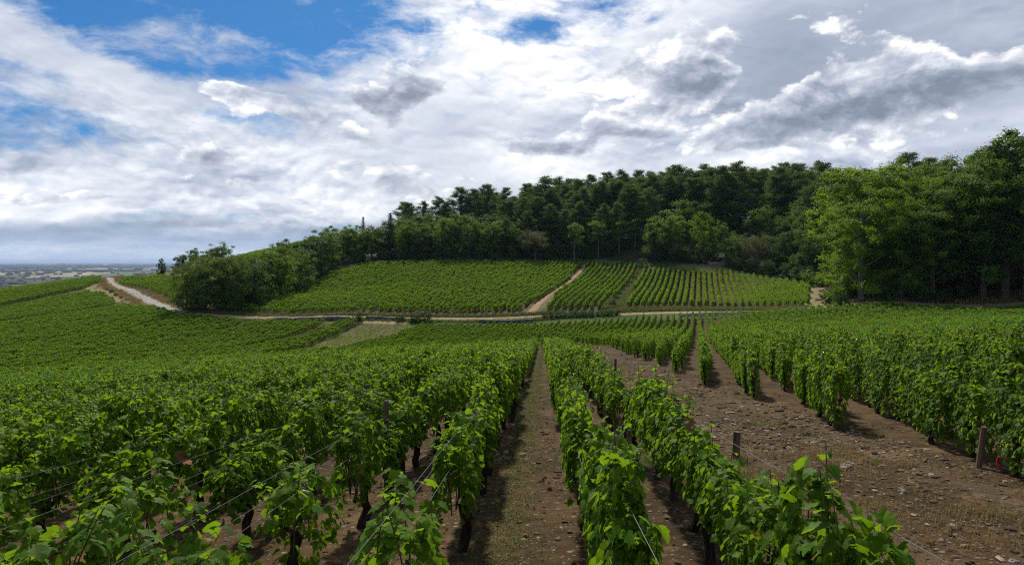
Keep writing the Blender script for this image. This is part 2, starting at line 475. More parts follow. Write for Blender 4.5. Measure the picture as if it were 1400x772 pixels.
M_stone = plain_mat('limestone', (0.16, 0.14, 0.115), (0.36, 0.32, 0.265), 5, 0.9, 0.5, 0.15)
M_wallstone = plain_mat('wall_stone', (0.06, 0.055, 0.05), (0.24, 0.215, 0.185), 2.2, 0.9, 1.0, 0.1, (1, 1, 1.5), 0.08)
M_palewall = plain_mat('pale_wall_stone', (0.28, 0.25, 0.21), (0.46, 0.42, 0.37), 1.6, 0.9, 0.5, 0.1)


# ------------------------------------------------------------------ the plots (plan outlines)
RD = np.array([0.265, 0.964]); RN = np.array([0.964, -0.265])    # common row direction and its normal
far_edge = UD((578, 111), (740, 110), (860, 107), (968, 103), (1100, 97), (1300, 87), (1440, 84), (1560, 80))
poly_right = [(5.0, 4), (5.0, 10), (5.6, 22), (7.6, 45), (9.6, 72), (8.6, 84), (3.0, 89), (-9, 87.5), (px(415, 81), 81), (px(468, 89.5), 89.5), (px(528, 100), 100), (px(578, 111), 111)] + far_edge[1:] + [(75, 40), (40, 4)]
poly_near = [(1.9, -2), (5.2, 85), (-8, 84.5), (-53, 70), (-80, 62), (-40, -2)]
poly_dark = [(-82, 64.5), (-53, 72.5), (px(300, 77.5), 77.5), (px(378, 83), 83), (px(430, 97), 97), (px(488, 113), 113), (px(300, 113), 113), (px(238, 117), 117), (px(216, 127), 127), (px(165, 138), 138),
             (px(100, 133), 133), (px(-40, 122), 122), (px(-60, 90), 90)]
poly_young = UD((384, 83), (434, 97), (493, 113), (572, 112), (524, 100.5), (462, 90), (411, 81.5))
poly_l1 = UD((-60, 128), (100, 135), (158, 141), (152, 152), (138, 165), (115, 175), (60, 168), (-60, 150))
poly_l2 = UD((-60, 159), (60, 177), (112, 184), (135, 196), (137, 214), (90, 212), (40, 208), (-60, 200))
poly_l3 = UD((168, 200), (215, 196), (250, 178), (258, 150), (236, 145), (210, 160), (165, 185))
poly_hill = UD((330, 122), (400, 121), (600, 122), (716, 121.5), (760, 145), (796, 184), (700, 184), (600, 182), (500, 179), (455, 170), (405, 152), (350, 130))
poly_mid = UD((744, 121), (820, 120), (850, 140), (874, 177), (806, 184), (775, 150))
poly_hr = UD((852, 119.5), (1105, 113.5), (1107, 138), (1050, 150), (1000, 160), (880, 174))
poly_back = UD((262, 205), (335, 190), (400, 182), (440, 186), (447, 262), (380, 275), (300, 262))
tracks = []   # filled below: (name, polyline in (u, D), half width)

# ------------------------------------------------------------------ ground sheet
def axis_lines(fine_lo, fine_hi, step, far, ratio):
    a = list(np.arange(fine_lo, fine_hi + 1e-6, step))
    s = step; x = fine_hi
    while x < far:
        s *= ratio; x += s; a.append(x)
    s = step; x = fine_lo
    pre = []
    while x > -far:
        s *= ratio; x -= s; pre.append(x)
    return np.array(pre[::-1] + a)
xs = axis_lines(-150, 110, 1.25, 40000, 1.13)
ys = axis_lines(-20, 260, 1.25, 45000, 1.13)
ys = ys[ys > -2500]
GX, GY = np.meshgrid(xs, ys)
gx, gy = GX.ravel(), GY.ravel()
gz = height(gx, gy)
# small unevenness of the soil
def vnoise(x, y, s, seed):
    """Cheap smooth value noise."""
    r = np.random.default_rng(seed).uniform(-1, 1, (256, 256))
    fx, fy = x / s, y / s
    ix, iy = np.floor(fx).astype(int), np.floor(fy).astype(int)
    tx, ty = fx - ix, fy - iy
    tx = tx * tx * (3 - 2 * tx); ty = ty * ty * (3 - 2 * ty)
    q = lambda i, j: r[i % 256, j % 256]
    return (q(ix, iy) * (1 - tx) + q(ix + 1, iy) * tx) * (1 - ty) + (q(ix, iy + 1) * (1 - tx) + q(ix + 1, iy + 1) * tx) * ty
nx, ny = len(xs), len(ys)
i = np.arange(ny - 1)[:, None] * nx; j = np.arange(nx - 1)[None]
quads = np.stack([i + j, i + j + 1, i + nx + j + 1, i + nx + j], -1).reshape(-1, 4)
# zone weights, one per vertex: soil of the plots / green sward / straw-dry grass / far plain
vine_polys = [poly_right, poly_near, poly_dark, poly_l1, poly_l2, poly_l3, poly_hill, poly_mid, poly_hr]
soil = np.zeros(len(gx))
for p in vine_polys + [poly_young]: soil = np.maximum(soil, in_poly(gx, gy, p).astype(float))
soil = np.where((gy < 84) & (gx > -90) & (gx < 75), 1.0, soil)
rr = np.hypot(gx, gy - 100)
plainw = np.clip((rr - 350) / 300, 0, 1)
wood = np.zeros(len(gx))
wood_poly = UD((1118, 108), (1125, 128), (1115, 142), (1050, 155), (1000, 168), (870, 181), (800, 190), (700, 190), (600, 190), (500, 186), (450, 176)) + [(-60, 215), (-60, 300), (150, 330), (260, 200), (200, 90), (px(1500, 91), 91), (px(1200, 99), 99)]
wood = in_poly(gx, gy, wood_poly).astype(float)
straw = np.clip(0.05 + 0.6 * vnoise(gx, gy, 9, 3), 0, 0.45) * (1 - soil)
yg = in_poly(gx, gy, poly_young)
soil = np.where(yg, 0.55, soil); straw = np.where(yg, 0.5, straw)
band = in_poly(gx, gy, UD((1108, 104), (1118, 140), (1135, 140), (1180, 100), (1500, 92), (1500, 87), (1300, 90.5), (1180, 97)))
straw = np.where(band, 0.9, straw)
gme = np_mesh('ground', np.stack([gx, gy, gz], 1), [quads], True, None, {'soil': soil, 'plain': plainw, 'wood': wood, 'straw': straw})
m, q = new_mat('ground')
tcx = q.n('ShaderNodeTexCoord'); pos = tcx.outputs['Object']
A = lambda nm: q.n('ShaderNodeAttribute', attribute_name=nm).outputs['Fac']
nA = q.noise(pos, 0.55, 5, 0.6); nB = q.noise(pos, 6.0, 6, 0.65); nC = q.noise(pos, 28.0, 3, 0.6)
vo = q.n('ShaderNodeTexVoronoi', feature='F1'); q.put(vo.inputs['Vector'], pos); vo.inputs['Scale'].default_value = 22.0
vo2 = q.n('ShaderNodeTexVoronoi', feature='F1'); q.put(vo2.inputs['Vector'], q.v('ADD', pos, (3.3, 1.7, 0))); vo2.inputs['Scale'].default_value = 9.0
soilc = q.mix(q.ss(q.add(q.mul(nA, 0.5), q.mul(nB, 0.5)), 0.36, 0.66), (0.029, 0.0175, 0.0075), (0.088, 0.055, 0.025))
c0, _, _ = q.sep(vo.outputs['Color'])
peb = q.mul(q.ss(vo.outputs['Distance'], 0.34, 0.20), q.m('GREATER_THAN', c0, 0.62))
soilc = q.mix(q.mul(peb, 0.6), soilc, q.mix(c0, (0.12, 0.095, 0.068), (0.30, 0.25, 0.19)))
d0_, _, _ = q.sep(vo2.outputs['Color'])
peb2 = q.mul(q.ss(vo2.outputs['Distance'], 0.30, 0.18), q.m('GREATER_THAN', d0_, 0.80))
soilc = q.mix(q.mul(peb2, 0.7), soilc, (0.25, 0.21, 0.16))
px_, py_, _ = q.sep(pos)
lane = q.add(q.sub(px_, q.mul(py_, 0.045)), q.mul(q.sub(nA, 0.5), 0.5))
def rut(x0): return q.ss(q.m('ABSOLUTE', q.sub(lane, x0)), 0.26, 0.05)
ruts = q.m('MAXIMUM', q.m('MAXIMUM', rut(2.75), rut(4.25)), 0.0)
soilc = q.mix(q.mul(ruts, 0.55), soilc, q.mix(nB, (0.055, 0.038, 0.024), (0.13, 0.095, 0.06)))
drygr = q.mix(nC, (0.10, 0.068, 0.03), (0.20, 0.14, 0.07))
drypatch = q.ss(q.noise(pos, 0.9, 5, 0.7), 0.52, 0.66)
soilc = q.mix(q.mul(drypatch, q.ss(nC, 0.35, 0.6, (0.1, 0.75))), soilc, drygr)
greenc = q.mix(q.ss(q.add(q.mul(nB, .5), q.mul(nA, .5)), .3, .7), (0.014, 0.036, 0.006), (0.048, 0.085, 0.016))
strawc = q.mix(nB, (0.17, 0.125, 0.06), (0.33, 0.25, 0.14))
other = q.mix(A('straw'), greenc, strawc)
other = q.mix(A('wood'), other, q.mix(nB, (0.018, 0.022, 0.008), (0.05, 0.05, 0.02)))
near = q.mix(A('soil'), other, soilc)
# the far plain: a patchwork of woods, stubble, crops
vp = q.n('ShaderNodeTexVoronoi', feature='F1')
q.put(vp.inputs['Vector'], q.v('MULTIPLY', pos, (1.0, 0.55, 1.0))); vp.inputs['Scale'].default_value = 0.0030; vp.inputs['Randomness'].default_value = 0.9
f0, f1, f2 = q.sep(vp.outputs['Color'])
field = q.ramp(f0, [(0.0, (0.020, 0.036, 0.014)), (0.34, (0.030, 0.048, 0.018)), (0.36, (0.07, 0.10, 0.03)), (0.58, (0.10, 0.13, 0.045)),
                    (0.60, (0.34, 0.27, 0.15)), (0.80, (0.46, 0.37, 0.22)), (0.82, (0.16, 0.12, 0.07)), (1.0, (0.05, 0.08, 0.025))], 'CONSTANT')
woods = q.ss(q.noise(q.v('MULTIPLY', pos, (1.0, 0.8, 1.0)), 0.0011, 5, 0.6), 0.47, 0.55)
field = q.mix(q.mul(woods, 0.9), field, (0.020, 0.034, 0.014))
col = q.mix(A('plain'), near, field)
hgt = q.add(q.add(q.mul(nB, 0.6), q.mul(nC, 0.25)), q.sub(q.mul(q.add(peb, peb2), 0.35), q.mul(ruts, 0.5)))
finish(m, q, principled(q, col, 0.95, 0.08, hgt, 0.75, 0.05))
link('ground', gme, m, kind='structure')


# ------------------------------------------------------------------ tracks
def strip(name, pts, half, mat, lift=0.03, cross=5, step=1.5, rough=0.2, **props):
    """A path draped on the terrain along a plan polyline."""
    pts = np.asarray(pts, float)
    seg = np.hypot(*np.diff(pts, axis=0).T); L = np.concatenate([[0], np.cumsum(seg)])
    n = max(4, int(L[-1] / step))
    s_ = np.linspace(0, L[-1], n)
    # smooth the polyline
    cx, cy = np.interp(s_, L, pts[:, 0]), np.interp(s_, L, pts[:, 1])
    for _ in range(3):
        cx[1:-1] = (cx[:-2] + 2 * cx[1:-1] + cx[2:]) / 4; cy[1:-1] = (cy[:-2] + 2 * cy[1:-1] + cy[2:]) / 4
    tx, ty = np.gradient(cx), np.gradient(cy); tl = np.hypot(tx, ty); tx, ty = tx / tl, ty / tl
    hw = np.interp(s_, L, np.broadcast_to(half, (len(pts),)))
    k = np.linspace(-1, 1, cross)
    e = 1 + rough * (vnoise(s_, s_ * 0 + 7, 2.5, 5))[:, None] * np.abs(k)[None]
    X = cx[:, None] - ty[:, None] * k * hw[:, None] * e; Y = cy[:, None] + tx[:, None] * k * hw[:, None] * e
    Z = height(X.ravel(), Y.ravel()).reshape(X.shape) + lift * (1 - 0.6 * k ** 4)[None]
    v = np.stack([X, Y, Z], -1).reshape(-1, 3)
    i = np.arange(n - 1)[:, None] * cross; j = np.arange(cross - 1)[None]
    qd = np.stack([i + j, i + cross + j, i + cross + j + 1, i + j + 1], -1).reshape(-1, 4)
    # turned down edges so that the sheet has a thickness
    return link(name, np_mesh(name, v, [qd[:, ::-1]], True), mat, kind='structure', **props)

def track_mat(name, c0, c1):
    m, q = new_mat(name)
    tcx = q.n('ShaderNodeTexCoord'); pos = tcx.outputs['Object']
    n = q.noise(pos, 1.2, 6, 0.65); n2 = q.noise(pos, 12, 4, 0.6)
    return finish(m, q, principled(q, q.mix(q.ss(q.add(q.mul(n, .6), q.mul(n2, .4)), 0.35, 0.65), c0, c1), 0.9, 0.1, n2, 0.4, 0.03))
M_road = track_mat('pale_gravel_road', (0.20, 0.185, 0.165), (0.36, 0.335, 0.30))
M_track = track_mat('dirt_track', (0.16, 0.11, 0.062), (0.32, 0.24, 0.155))
M_clay = track_mat('clay_path', (0.22, 0.13, 0.065), (0.33, 0.215, 0.12))
M_verge = track_mat('dry_verge', (0.11, 0.095, 0.04), (0.26, 0.20, 0.105))
road_pts = UD((142, 228), (146, 212), (150, 205), (152, 195), (160, 184), (172, 172), (185, 160), (205, 146), (228, 131), (246, 122))
strip('dry_grass_verge', road_pts, [2.5, 2.5, 3, 3.4, 4, 4, 4, 3.6, 3, 2], M_verge, 0.05, 9)
strip('gravel_road', road_pts, [1.0, 1.0, 1.0, 1.05, 1.1, 1.15, 1.2, 1.25, 1.3, 1.3], M_road, 0.12, 7)
strip('dirt_bank', UD((128, 182), (134, 178), (146, 168), (150, 158), (152, 148)), [1.2, 2, 2.6, 2.6, 1.5], M_verge, 0.10, 7)
strip('dirt_track', UD((246, 122), (280, 118.5), (340, 118), (430, 118), (480, 117), (560, 117), (640, 117.5), (720, 117), (770, 116.5)), [1.3, 1.3, 1.5, 1.5, 0.9, 0.9, 0.9, 1.2, 0.8], M_track, 0.06, 7)
strip('dirt_track', UD((845, 114), (968, 110), (1100, 104), (1180, 98), (1300, 93), (1500, 88)), [0.9, 1.2, 1.6, 1.8, 1.0, 1.0], M_track, 0.06, 7)
strip('dirt_track', UD((486, 114.5), (520, 114), (556, 114)), 1.2, M_track, 0.06, 7)
strip('clay_path', UD((724, 119), (745, 133), (768, 150), (789, 170), (805, 186)), [0.85, 0.5, 0.42, 0.42, 0.42], M_clay, 0.06, 7)
strip('dirt_track', UD((1110, 106), (1120, 118), (1118, 134)), [2.2, 2.0, 1.2], M_verge, 0.05, 7)
strip('clay_path', UD((-60, 152), (60, 170), (113, 177), (135, 197)), 1.3, M_verge, 0.05, 5)


# ------------------------------------------------------------------ grapevines
def leaf_template(lod):
    """One grape leaf, stalk at the origin, tip towards +Y, upper side +Z, about one unit long."""
    if lod == 0:
        o = np.array([(0.0, 0.06), (0.13, -0.13), (0.36, -0.10), (0.46, 0.10), (0.40, 0.22), (0.58, 0.42), (0.40, 0.52), (0.33, 0.50), (0.26, 0.78), (0.0, 1.0)])
        out = np.concatenate([o, (o[1:-1] * (-1, 1))[::-1]])
        v = np.concatenate([[(0.0, 0.30)], out])
        n = len(out)
        f = np.stack([np.zeros(n, int), 1 + np.arange(n), 1 + (np.arange(n) + 1) % n], -1)
    elif lod == 1:
        out = np.array([(0, -0.02), (0.42, -0.05), (0.55, 0.42), (0.0, 1.0), (-0.55, 0.42), (-0.42, -0.05)])
        v = np.concatenate([[(0, 0.34)], out]); n = 6
        f = np.stack([np.zeros(n, int), 1 + np.arange(n), 1 + (np.arange(n) + 1) % n], -1)
    else:
        v = np.array([(0, -0.05), (0.55, 0.35), (0, 1.0), (-0.55, 0.35)], float)
        f = np.array([(0, 1, 2), (0, 2, 3)])
    z = -0.38 * v[:, 0] ** 2 - 0.30 * (v[:, 1] - 0.3) ** 2 + 0.05
    return np.column_stack([v, z]), f, v

def place_leaves(pos, nrm, tip, size, lod):
    """Arrays of leaf positions, facing, tip directions -> verts, faces, uv."""
    V, Fc, UV = leaf_template(lod)
    n = nrm / np.linalg.norm(nrm, axis=1)[:, None]
    t = tip - (tip * n).sum(1)[:, None] * n
    t /= np.linalg.norm(t, axis=1)[:, None] + 1e-9
    s_ = np.cross(t, n)
    N = len(pos)
    curl = rng.uniform(0.3, 2.5, N)[:, None]
    fold = rng.uniform(-0.30, 0.60, N)[:, None]
    z = V[None, :, 2] * curl + np.abs(V[None, :, 0]) * fold
    v = pos[:, None] + size[:, None, None] * (V[None, :, 0, None] * s_[:, None] + V[None, :, 1, None] * t[:, None] + z[..., None] * n[:, None])
    f = (Fc[None] + (np.arange(N) * len(V))[:, None, None]).reshape(-1, 3)
    return v.reshape(-1, 3), f, np.tile(UV, (N, 1))

def vine_foliage(name, nleaf, lod, size=(0.075, 0.125), width=0.24, top=1.16, length=0.60, zlow=0.30, shoots=3, ragged=0.10):
    """A metre of trained vine: leaves hang in overlapping layers on both faces and stand up along the top."""
    pr = rng
    cl = pr.uniform(-length, length, (16, 3)); cl[:, 1] = pr.uniform(-0.13, 0.13, 16); cl[:, 2] = pr.uniform(0.35, top, 16)   # bulges
    x = pr.uniform(-length, length, nleaf)
    kind = pr.random(nleaf)
    z = zlow + (top - zlow) * pr.random(nleaf) ** 0.78
    topline = top + ragged * np.sin(x * 5 + pr.uniform(0, 6)) + ragged * 0.8 * np.sin(x * 11 + pr.uniform(0, 6))
    z = np.minimum(z, topline)
    w = width * (0.72 + 0.45 * np.sin(np.clip((z - zlow) / (top - zlow), 0, 1) * math.pi * 0.85 + 0.25))
    # bulge
    d = np.exp(-((x[:, None] - cl[:, 0]) ** 2 + (z[:, None] - cl[:, 2]) ** 2) / 0.025).max(1)
    w = w * (0.72 + 0.5 * d)
    side = np.where(pr.random(nleaf) < 0.5, 1.0, -1.0)
    depth = np.where(kind < 0.72, pr.normal(1.0, 0.14, nleaf), pr.uniform(0.0, 1.0, nleaf))
    y = side * w * depth
    nrm = np.stack([pr.normal(0, 0.55, nleaf), side * (0.55 + 0.5 * pr.random(nleaf)), 0.55 + pr.normal(0, 0.40, nleaf)], 1)
    istop = kind > 0.82
    z = np.where(istop, topline - pr.exponential(0.04, nleaf), z)
    y = np.where(istop, pr.normal(0, width * 0.55, nleaf), y)
    nrm[istop] = np.stack([pr.normal(0, 0.6, istop.sum()), pr.normal(0, 0.6, istop.sum()), np.full(istop.sum(), 0.9)], 1)
    tip = np.stack([pr.normal(0, 0.6, nleaf), side * 0.5 + pr.normal(0, 0.3, nleaf), np.full(nleaf, -0.75)], 1)
    tip[istop] = pr.normal(0, 1, (istop.sum(), 3))
    pos = np.stack([x, y, z], 1)
    sz = pr.uniform(*size, nleaf)
    canes = []
    ex = []
    for k in range(shoots):
        bx, by = pr.uniform(-length * 0.9, length * 0.9), pr.uniform(-0.10, 0.10)
        hh = top + pr.uniform(0.06, 0.26)
        lean = pr.normal(0, 0.10, 2)
        tt = np.linspace(0, 1, 7)
        p = np.stack([bx + lean[0] * tt ** 1.6, by + lean[1] * tt ** 1.6, 0.45 + (hh - 0.45) * tt], 1)
        canes.append(p)
        for q_ in np.linspace(0.60, 1.0, 10):
            c = np.array([np.interp(q_, tt, p[:, a]) for a in range(3)])
            a = pr.uniform(0, 2 * math.pi)
            ex.append((c + 0.03 * np.array([math.cos(a), math.sin(a), 0]), (math.cos(a) * 0.5, math.sin(a) * 0.5, 0.9), (math.cos(a), math.sin(a), 0.1 - 0.5 * pr.random()), pr.uniform(*size) * (1.15 - 0.40 * max(0.0, q_ - 0.7) / 0.3)))
    if ex:
        pos = np.concatenate([pos, [e[0] for e in ex]]); nrm = np.concatenate([nrm, [e[1] for e in ex]])
        tip = np.concatenate([tip, [e[2] for e in ex]]); sz = np.concatenate([sz, [e[3] for e in ex]])
    v, f, uv = place_leaves(pos, nrm, tip, sz, lod)
    shoot = np.argmin(((pos[:, None, :] - cl[None]) ** 2 * np.array([1, 0.3, 0.15])).sum(-1), 1)     # leaves of one shoot share their tone
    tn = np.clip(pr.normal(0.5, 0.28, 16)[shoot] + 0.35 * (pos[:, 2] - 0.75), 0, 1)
    nv = len(leaf_template(lod)[0])
    return np_mesh(name, v, [f], lod == 0, uv, {'tone': np.repeat(tn, nv)}), canes

def vine_trunk(name):
    b = MB()
    n = 7; t = np.linspace(0, 1, n)
    lean = rng.normal(0, 0.07, 2)
    hz = rng.uniform(0.42, 0.52)
    p = np.stack([lean[0] * np.sin(t * 2.6) + rng.normal(0, 0.012, n), lean[1] * np.sin(t * 2.2) + rng.normal(0, 0.010, n), -0.10 + (hz + 0.10) * t], 1)
    b.tube(p, 0.050 - 0.016 * t + 0.012 * (t > 0.9), 8, True, 0.22)
    sgn = rng.choice([-1, 1])
    tt = np.linspace(0, 1, 6)
    arm = p[-1] + np.stack([sgn * 0.48 * tt, 0.03 * np.sin(tt * 5), 0.08 * np.sin(tt * 3.1)], 1)
    b.tube(arm, 0.026 - 0.014 * tt, 6, True, 0.15)
    arm2 = p[-1] + np.stack([-sgn * 0.16 * tt, 0.02 * tt, 0.12 * tt], 1)
    b.tube(arm2, 0.030 - 0.014 * tt, 6, True, 0.15)
    return b.mesh(name)

def with_canes(fo, canes):
    """Leaves and the green shoots that carry them: one mesh with two materials."""
    b = MB()
    for p in canes: b.tube(p, np.linspace(0.0055, 0.0028, len(p)), 5, False)
    cv = np.concatenate(b.v); cf = np.concatenate(b.f[4])
    n0 = len(fo.vertices); co = np.empty(n0 * 3, np.float32); fo.vertices.foreach_get('co', co)
    li = np.empty(len(fo.loops), np.int32); fo.loops.foreach_get('vertex_index', li)
    tq = np.zeros(n0, np.float32); fo.attributes['tone'].data.foreach_get('value', tq)
    uvl = np.empty(len(fo.loops) * 2, np.float32); fo.uv_layers[0].data.foreach_get('uv', uvl)
    uvv = np.zeros((n0 + len(cv), 2), np.float32); uvv[li] = uvl.reshape(-1, 2)
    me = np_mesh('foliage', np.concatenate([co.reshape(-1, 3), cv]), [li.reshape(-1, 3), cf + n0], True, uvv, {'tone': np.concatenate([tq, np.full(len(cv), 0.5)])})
    me.materials.append(M_leaf); me.materials.append(M_cane)
    mi = np.zeros(len(me.polygons), np.int32); mi[len(li) // 3:] = 1
    me.polygons.foreach_set('material_index', mi)
    return me

near_kinds = []
for k in range(14):      # 9-13 belong to the right rows, leafy almost to the soil
    fo, cn = vine_foliage('foliage', 700 if k < 9 else 1000, 0, (0.034, 0.086), 0.088 + 0.014 * (k % 3), 0.96 + 0.045 * (k % 5), 0.47 if k < 9 else 0.54, 0.45 if k < 9 else 0.14, 3 + k % 3, 0.10)
    for _ in range(5):
        x0 = rng.uniform(-0.45, 0.45)
        cn.append(np.array([(x0 * 0.5, 0, 0.44), (x0 * 0.8, rng.uniform(-.05, .05), 0.7), (x0, rng.uniform(-.06, .06), 0.88)]))
    tm = vine_trunk('trunk'); tm.materials.append(M_bark)
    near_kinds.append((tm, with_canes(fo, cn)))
# thin vines at the row ends: few leaves, the wires show
thin_kinds = []
for k in range(3):
    fo, cn = vine_foliage('foliage', 240, 0, (0.045, 0.100), 0.12, 0.90, 0.42, 0.30, 5)
    tm = vine_trunk('trunk'); tm.materials.append(M_bark)
    thin_kinds.append((tm, with_canes(fo, cn)))

VINES = bpy.data.collections.new("vine_kinds")      # source meshes for the massed vines; never linked to the scene
def stuff_kind(name, fo, trunk=True):
    me = fo
    if trunk:
        b = MB(); n = 4; t = np.linspace(0, 1, n)
        b.tube(np.stack([0.05 * np.sin(t * 3), 0.03 * t, -0.1 + 0.6 * t], 1), 0.045 - 0.015 * t, 5, False)
        tv = np.concatenate(b.v); tf = np.concatenate(b.f[4])
        n0 = len(fo.vertices); co = np.empty(n0 * 3, np.float32); fo.vertices.foreach_get('co', co)
        li = np.empty(len(fo.loops), np.int32); fo.loops.foreach_get('vertex_index', li)
        tq = np.zeros(n0, np.float32); fo.attributes['tone'].data.foreach_get('value', tq)
        me = np_mesh(name, np.concatenate([co.reshape(-1, 3), tv]), [li.reshape(-1, 3), tf + n0], col={'tone': np.concatenate([tq, np.full(len(tv), 0.5)])})
        me.materials.append(M_leaf_far); me.materials.append(M_bark)
        mi = np.zeros(len(me.polygons), np.int32); mi[len(li) // 3:] = 1
        me.polygons.foreach_set('material_index', mi)
    else:
        me.materials.append(M_leaf_far)
    o = bpy.data.objects.new(name, me); VINES.objects.link(o)
for k in range(9):      # 0-8: middle distance, 6-8 leafy almost to the soil
    fo, _ = vine_foliage('mid', 480 if k < 6 else 540, 1, (0.045, 0.102), 0.115 + 0.015 * (k % 2), 0.98 + 0.05 * (k % 3), 0.55, 0.36 if k < 6 else 0.14, 3)
    stuff_kind('kind_%02d' % k, fo)
for k in range(5):      # 9-13: far
    fo, _ = vine_foliage('far', 260, 2, (0.085, 0.15), 0.10, 1.06, 0.56, 0.22, 2, 0.08)
    stuff_kind('kind_%02d' % (k + 9), fo, False)
for k in range(3):      # 14-16: young plants, small bushes
    fo, _ = vine_foliage('young', 26, 2, (0.09, 0.15), 0.12, 0.45, 0.16, 0.05, 1, 0.04)
    stuff_kind('kind_%02d' % (k + 14), fo, False)

vine_pts = []      # x, y, angle, row key, kind class
def rows_dir(poly, spacing, step, off=0.0, tint=0.0, klass='v', skip=None, jitter=0.06, miss=0.02):
    """Rows along the common direction, clipped to a plan polygon."""
    pl = np.array(poly)
    s_ = pl @ RN; t_ = pl @ RD
    rows = np.arange(math.floor((s_.min() - off) / spacing), math.ceil((s_.max() - off) / spacing) + 1)
    tt = np.arange(t_.min(), t_.max(), step)
    for r in rows:
        if skip and r in skip: continue
        t2 = tt + rng.uniform(0, step)
        s0 = off + r * spacing
        xy = s0 * RN[None] + t2[:, None] * RD[None]
        ok = in_poly(xy[:, 0], xy[:, 1], poly) & (rng.random(len(t2)) > miss)
        for x, y in xy[ok]:
            vine_pts.append((x + rng.normal(0, jitter), y + rng.normal(0, jitter * 0.5), math.atan2(RD[1], RD[0]), klass, int(r), tint + rng.normal(0, 0.08)))
# near block: rows almost straight ahead
NDX = 0.045
NA = math.atan2(1.0, NDX)
def row_x(r): return {0: 0.36, 1: 1.24}.get(r, 0.23 + 0.98 * r)
row_start = {1: 2.7, 0: 2.85, -1: 5.5, -2: 6.2, -3: 5.8, -4: 2.0}
for r, y in ((-1, 3.5), (-2, 4.9), (-2, 3.3), (-3, 4.6), (-3, 3.6), (-3, 2.7)):      # weak vines near the row ends, where the wires show
    vine_pts.append((row_x(r) + NDX * y, y, NA, 'n', r, 0.1))
for r in range(-74, 2):
    X = row_x(r)
    y = row_start.get(r, -1.0 if r < -6 else 0.6)
    y += rng.uniform(0, 0.3)
    while y < 92:
        x = X + NDX * y
        if in_poly(np.array([x]), np.array([y]), poly_near)[0] and rng.random() > (0.05 if y > 4.5 else 0.0):
            vine_pts.append((x + rng.normal(0, 0.03), y, NA, 'n', r, 0.04 + rng.normal(0, 0.10)))
        y += 0.98 + rng.normal(0, 0.04)
rows_dir(poly_right, 0.95, 1.0, 0.22, 0.02, 'r')
rows_dir(poly_dark, 1.0, 1.0, 0.0, -0.05, 'd', skip={-58, -59, -43, -44, -72})
rows_dir(poly_l1, 1.1, 1.05, 0.0, 0.0, 'l'); rows_dir(poly_l2, 1.1, 1.05, 0.0, 0.30, 'l'); rows_dir(poly_l3, 1.2, 1.05, 0.0, 0.05, 'l')
rows_dir(poly_hill, 1.12, 1.0, 0.3, 0.45, 'h', jitter=0.13, miss=0.09)
rows_dir(poly_mid, 1.25, 1.05, 0.3, 0.10, 'm', miss=0.04)
rows_dir(poly_hr, 1.2, 0.9, 0.0, 0.45, 'h2', jitter=0.04)
rows_dir(poly_back, 1.5, 1.1, 0.0, 0.4, 'b')
n_y0 = len(vine_pts)
rows_dir(poly_young, 1.1, 0.9, 0.0, 0.3, 'y', miss=0.25)
vp_ = vine_pts
VX = np.array([q[0] for q in vp_]); VY = np.array([q[1] for q in vp_])
VZ = height(VX, VY)
VD = np.hypot(VX, VY)
isyoung = np.array([q[3] == 'y' for q in vp_])
ufr = VX / np.maximum(VY, 0.05)
infr = (VY > 1.2) & (np.abs(ufr) < 0.754 + 0.75 / np.maximum(VY, 0.3)) & ~isyoung
order = np.argsort(np.where(infr, VD, 1e9))
indiv = order[:300]
mass = np.setdiff1d(np.arange(len(VX)), indiv)
mass = mass[(VY[mass] > 0.5) & (np.abs(ufr[mass]) < 1.0 + 3 / np.maximum(VY[mass], .3))]
print('vines', len(VX), 'individual reach', VD[indiv].max(), 'massed', len(mass))

# massed vines: one object, points carrying kind / turn / size
isright = np.array([q[3] == 'r' for q in vp_])
mk = np.where(isyoung, 14 + rng.integers(0, 3, len(VX)), np.where(VD < 62, np.where(isright, 6 + rng.integers(0, 3, len(VX)), rng.integers(0, 6, len(VX))), 9 + rng.integers(0, 5, len(VX))))
me = bpy.data.meshes.new('grapevines')
me.vertices.add(len(mass))
me.vertices.foreach_set('co', np.stack([VX, VY, VZ - 0.02], 1)[mass].astype(np.float32).ravel())
def pat(nm, tp, arr, key='value'):
    a = me.attributes.new(nm, tp, 'POINT'); a.data.foreach_set(key, arr)
pat('kind', 'INT', mk[mass].astype(np.int32))
ang = np.array([q[2] for q in vp_]) + np.where(rng.random(len(VX)) < 0.5, math.pi, 0)
pat('turn', 'FLOAT', ang[mass].astype(np.float32))

vp_tint = 0.30 * vnoise(VX, VY, 14.0, 31) + 0.22 * vnoise(VX, VY, 5.0, 32)
vsz = rng.normal(1.0, 0.09, len(VX)) * (1 + 0.12 * vnoise(VX, VY, 4.0, 9) + 0.08 * vnoise(VX, VY, 17.0, 10))
vsz = np.where(isright, vsz * 0.90, np.where(VD > 20, vsz * 0.95, vsz))
pat('wide', 'FLOAT', np.array([{'h2': 1.4, 'h': 1.3, 'm': 1.35, 'b': 1.5, 'l': 1.3, 'r': 0.72}.get(q[3], 1.0) for q in vp_])[mass].astype(np.float32))
pat('tint', 'FLOAT', np.clip(np.array([q[5] for q in vp_]) + vp_tint, 0, 1)[mass].astype(np.float32))
pat('size', 'FLOAT', vsz[mass].astype(np.float32))
me.update()
mass_o = link('grapevines', me, None, kind='stuff')
ng = bpy.data.node_groups.new('vine_planting', 'GeometryNodeTree')
ng.interface.new_socket('Geometry', in_out='INPUT', socket_type='NodeSocketGeometry')
ng.interface.new_socket('Geometry', in_out='OUTPUT', socket_type='NodeSocketGeometry')
N_ = ng.nodes.new; L_ = ng.links.new
gi, go = N_('NodeGroupInput'), N_('NodeGroupOutput')
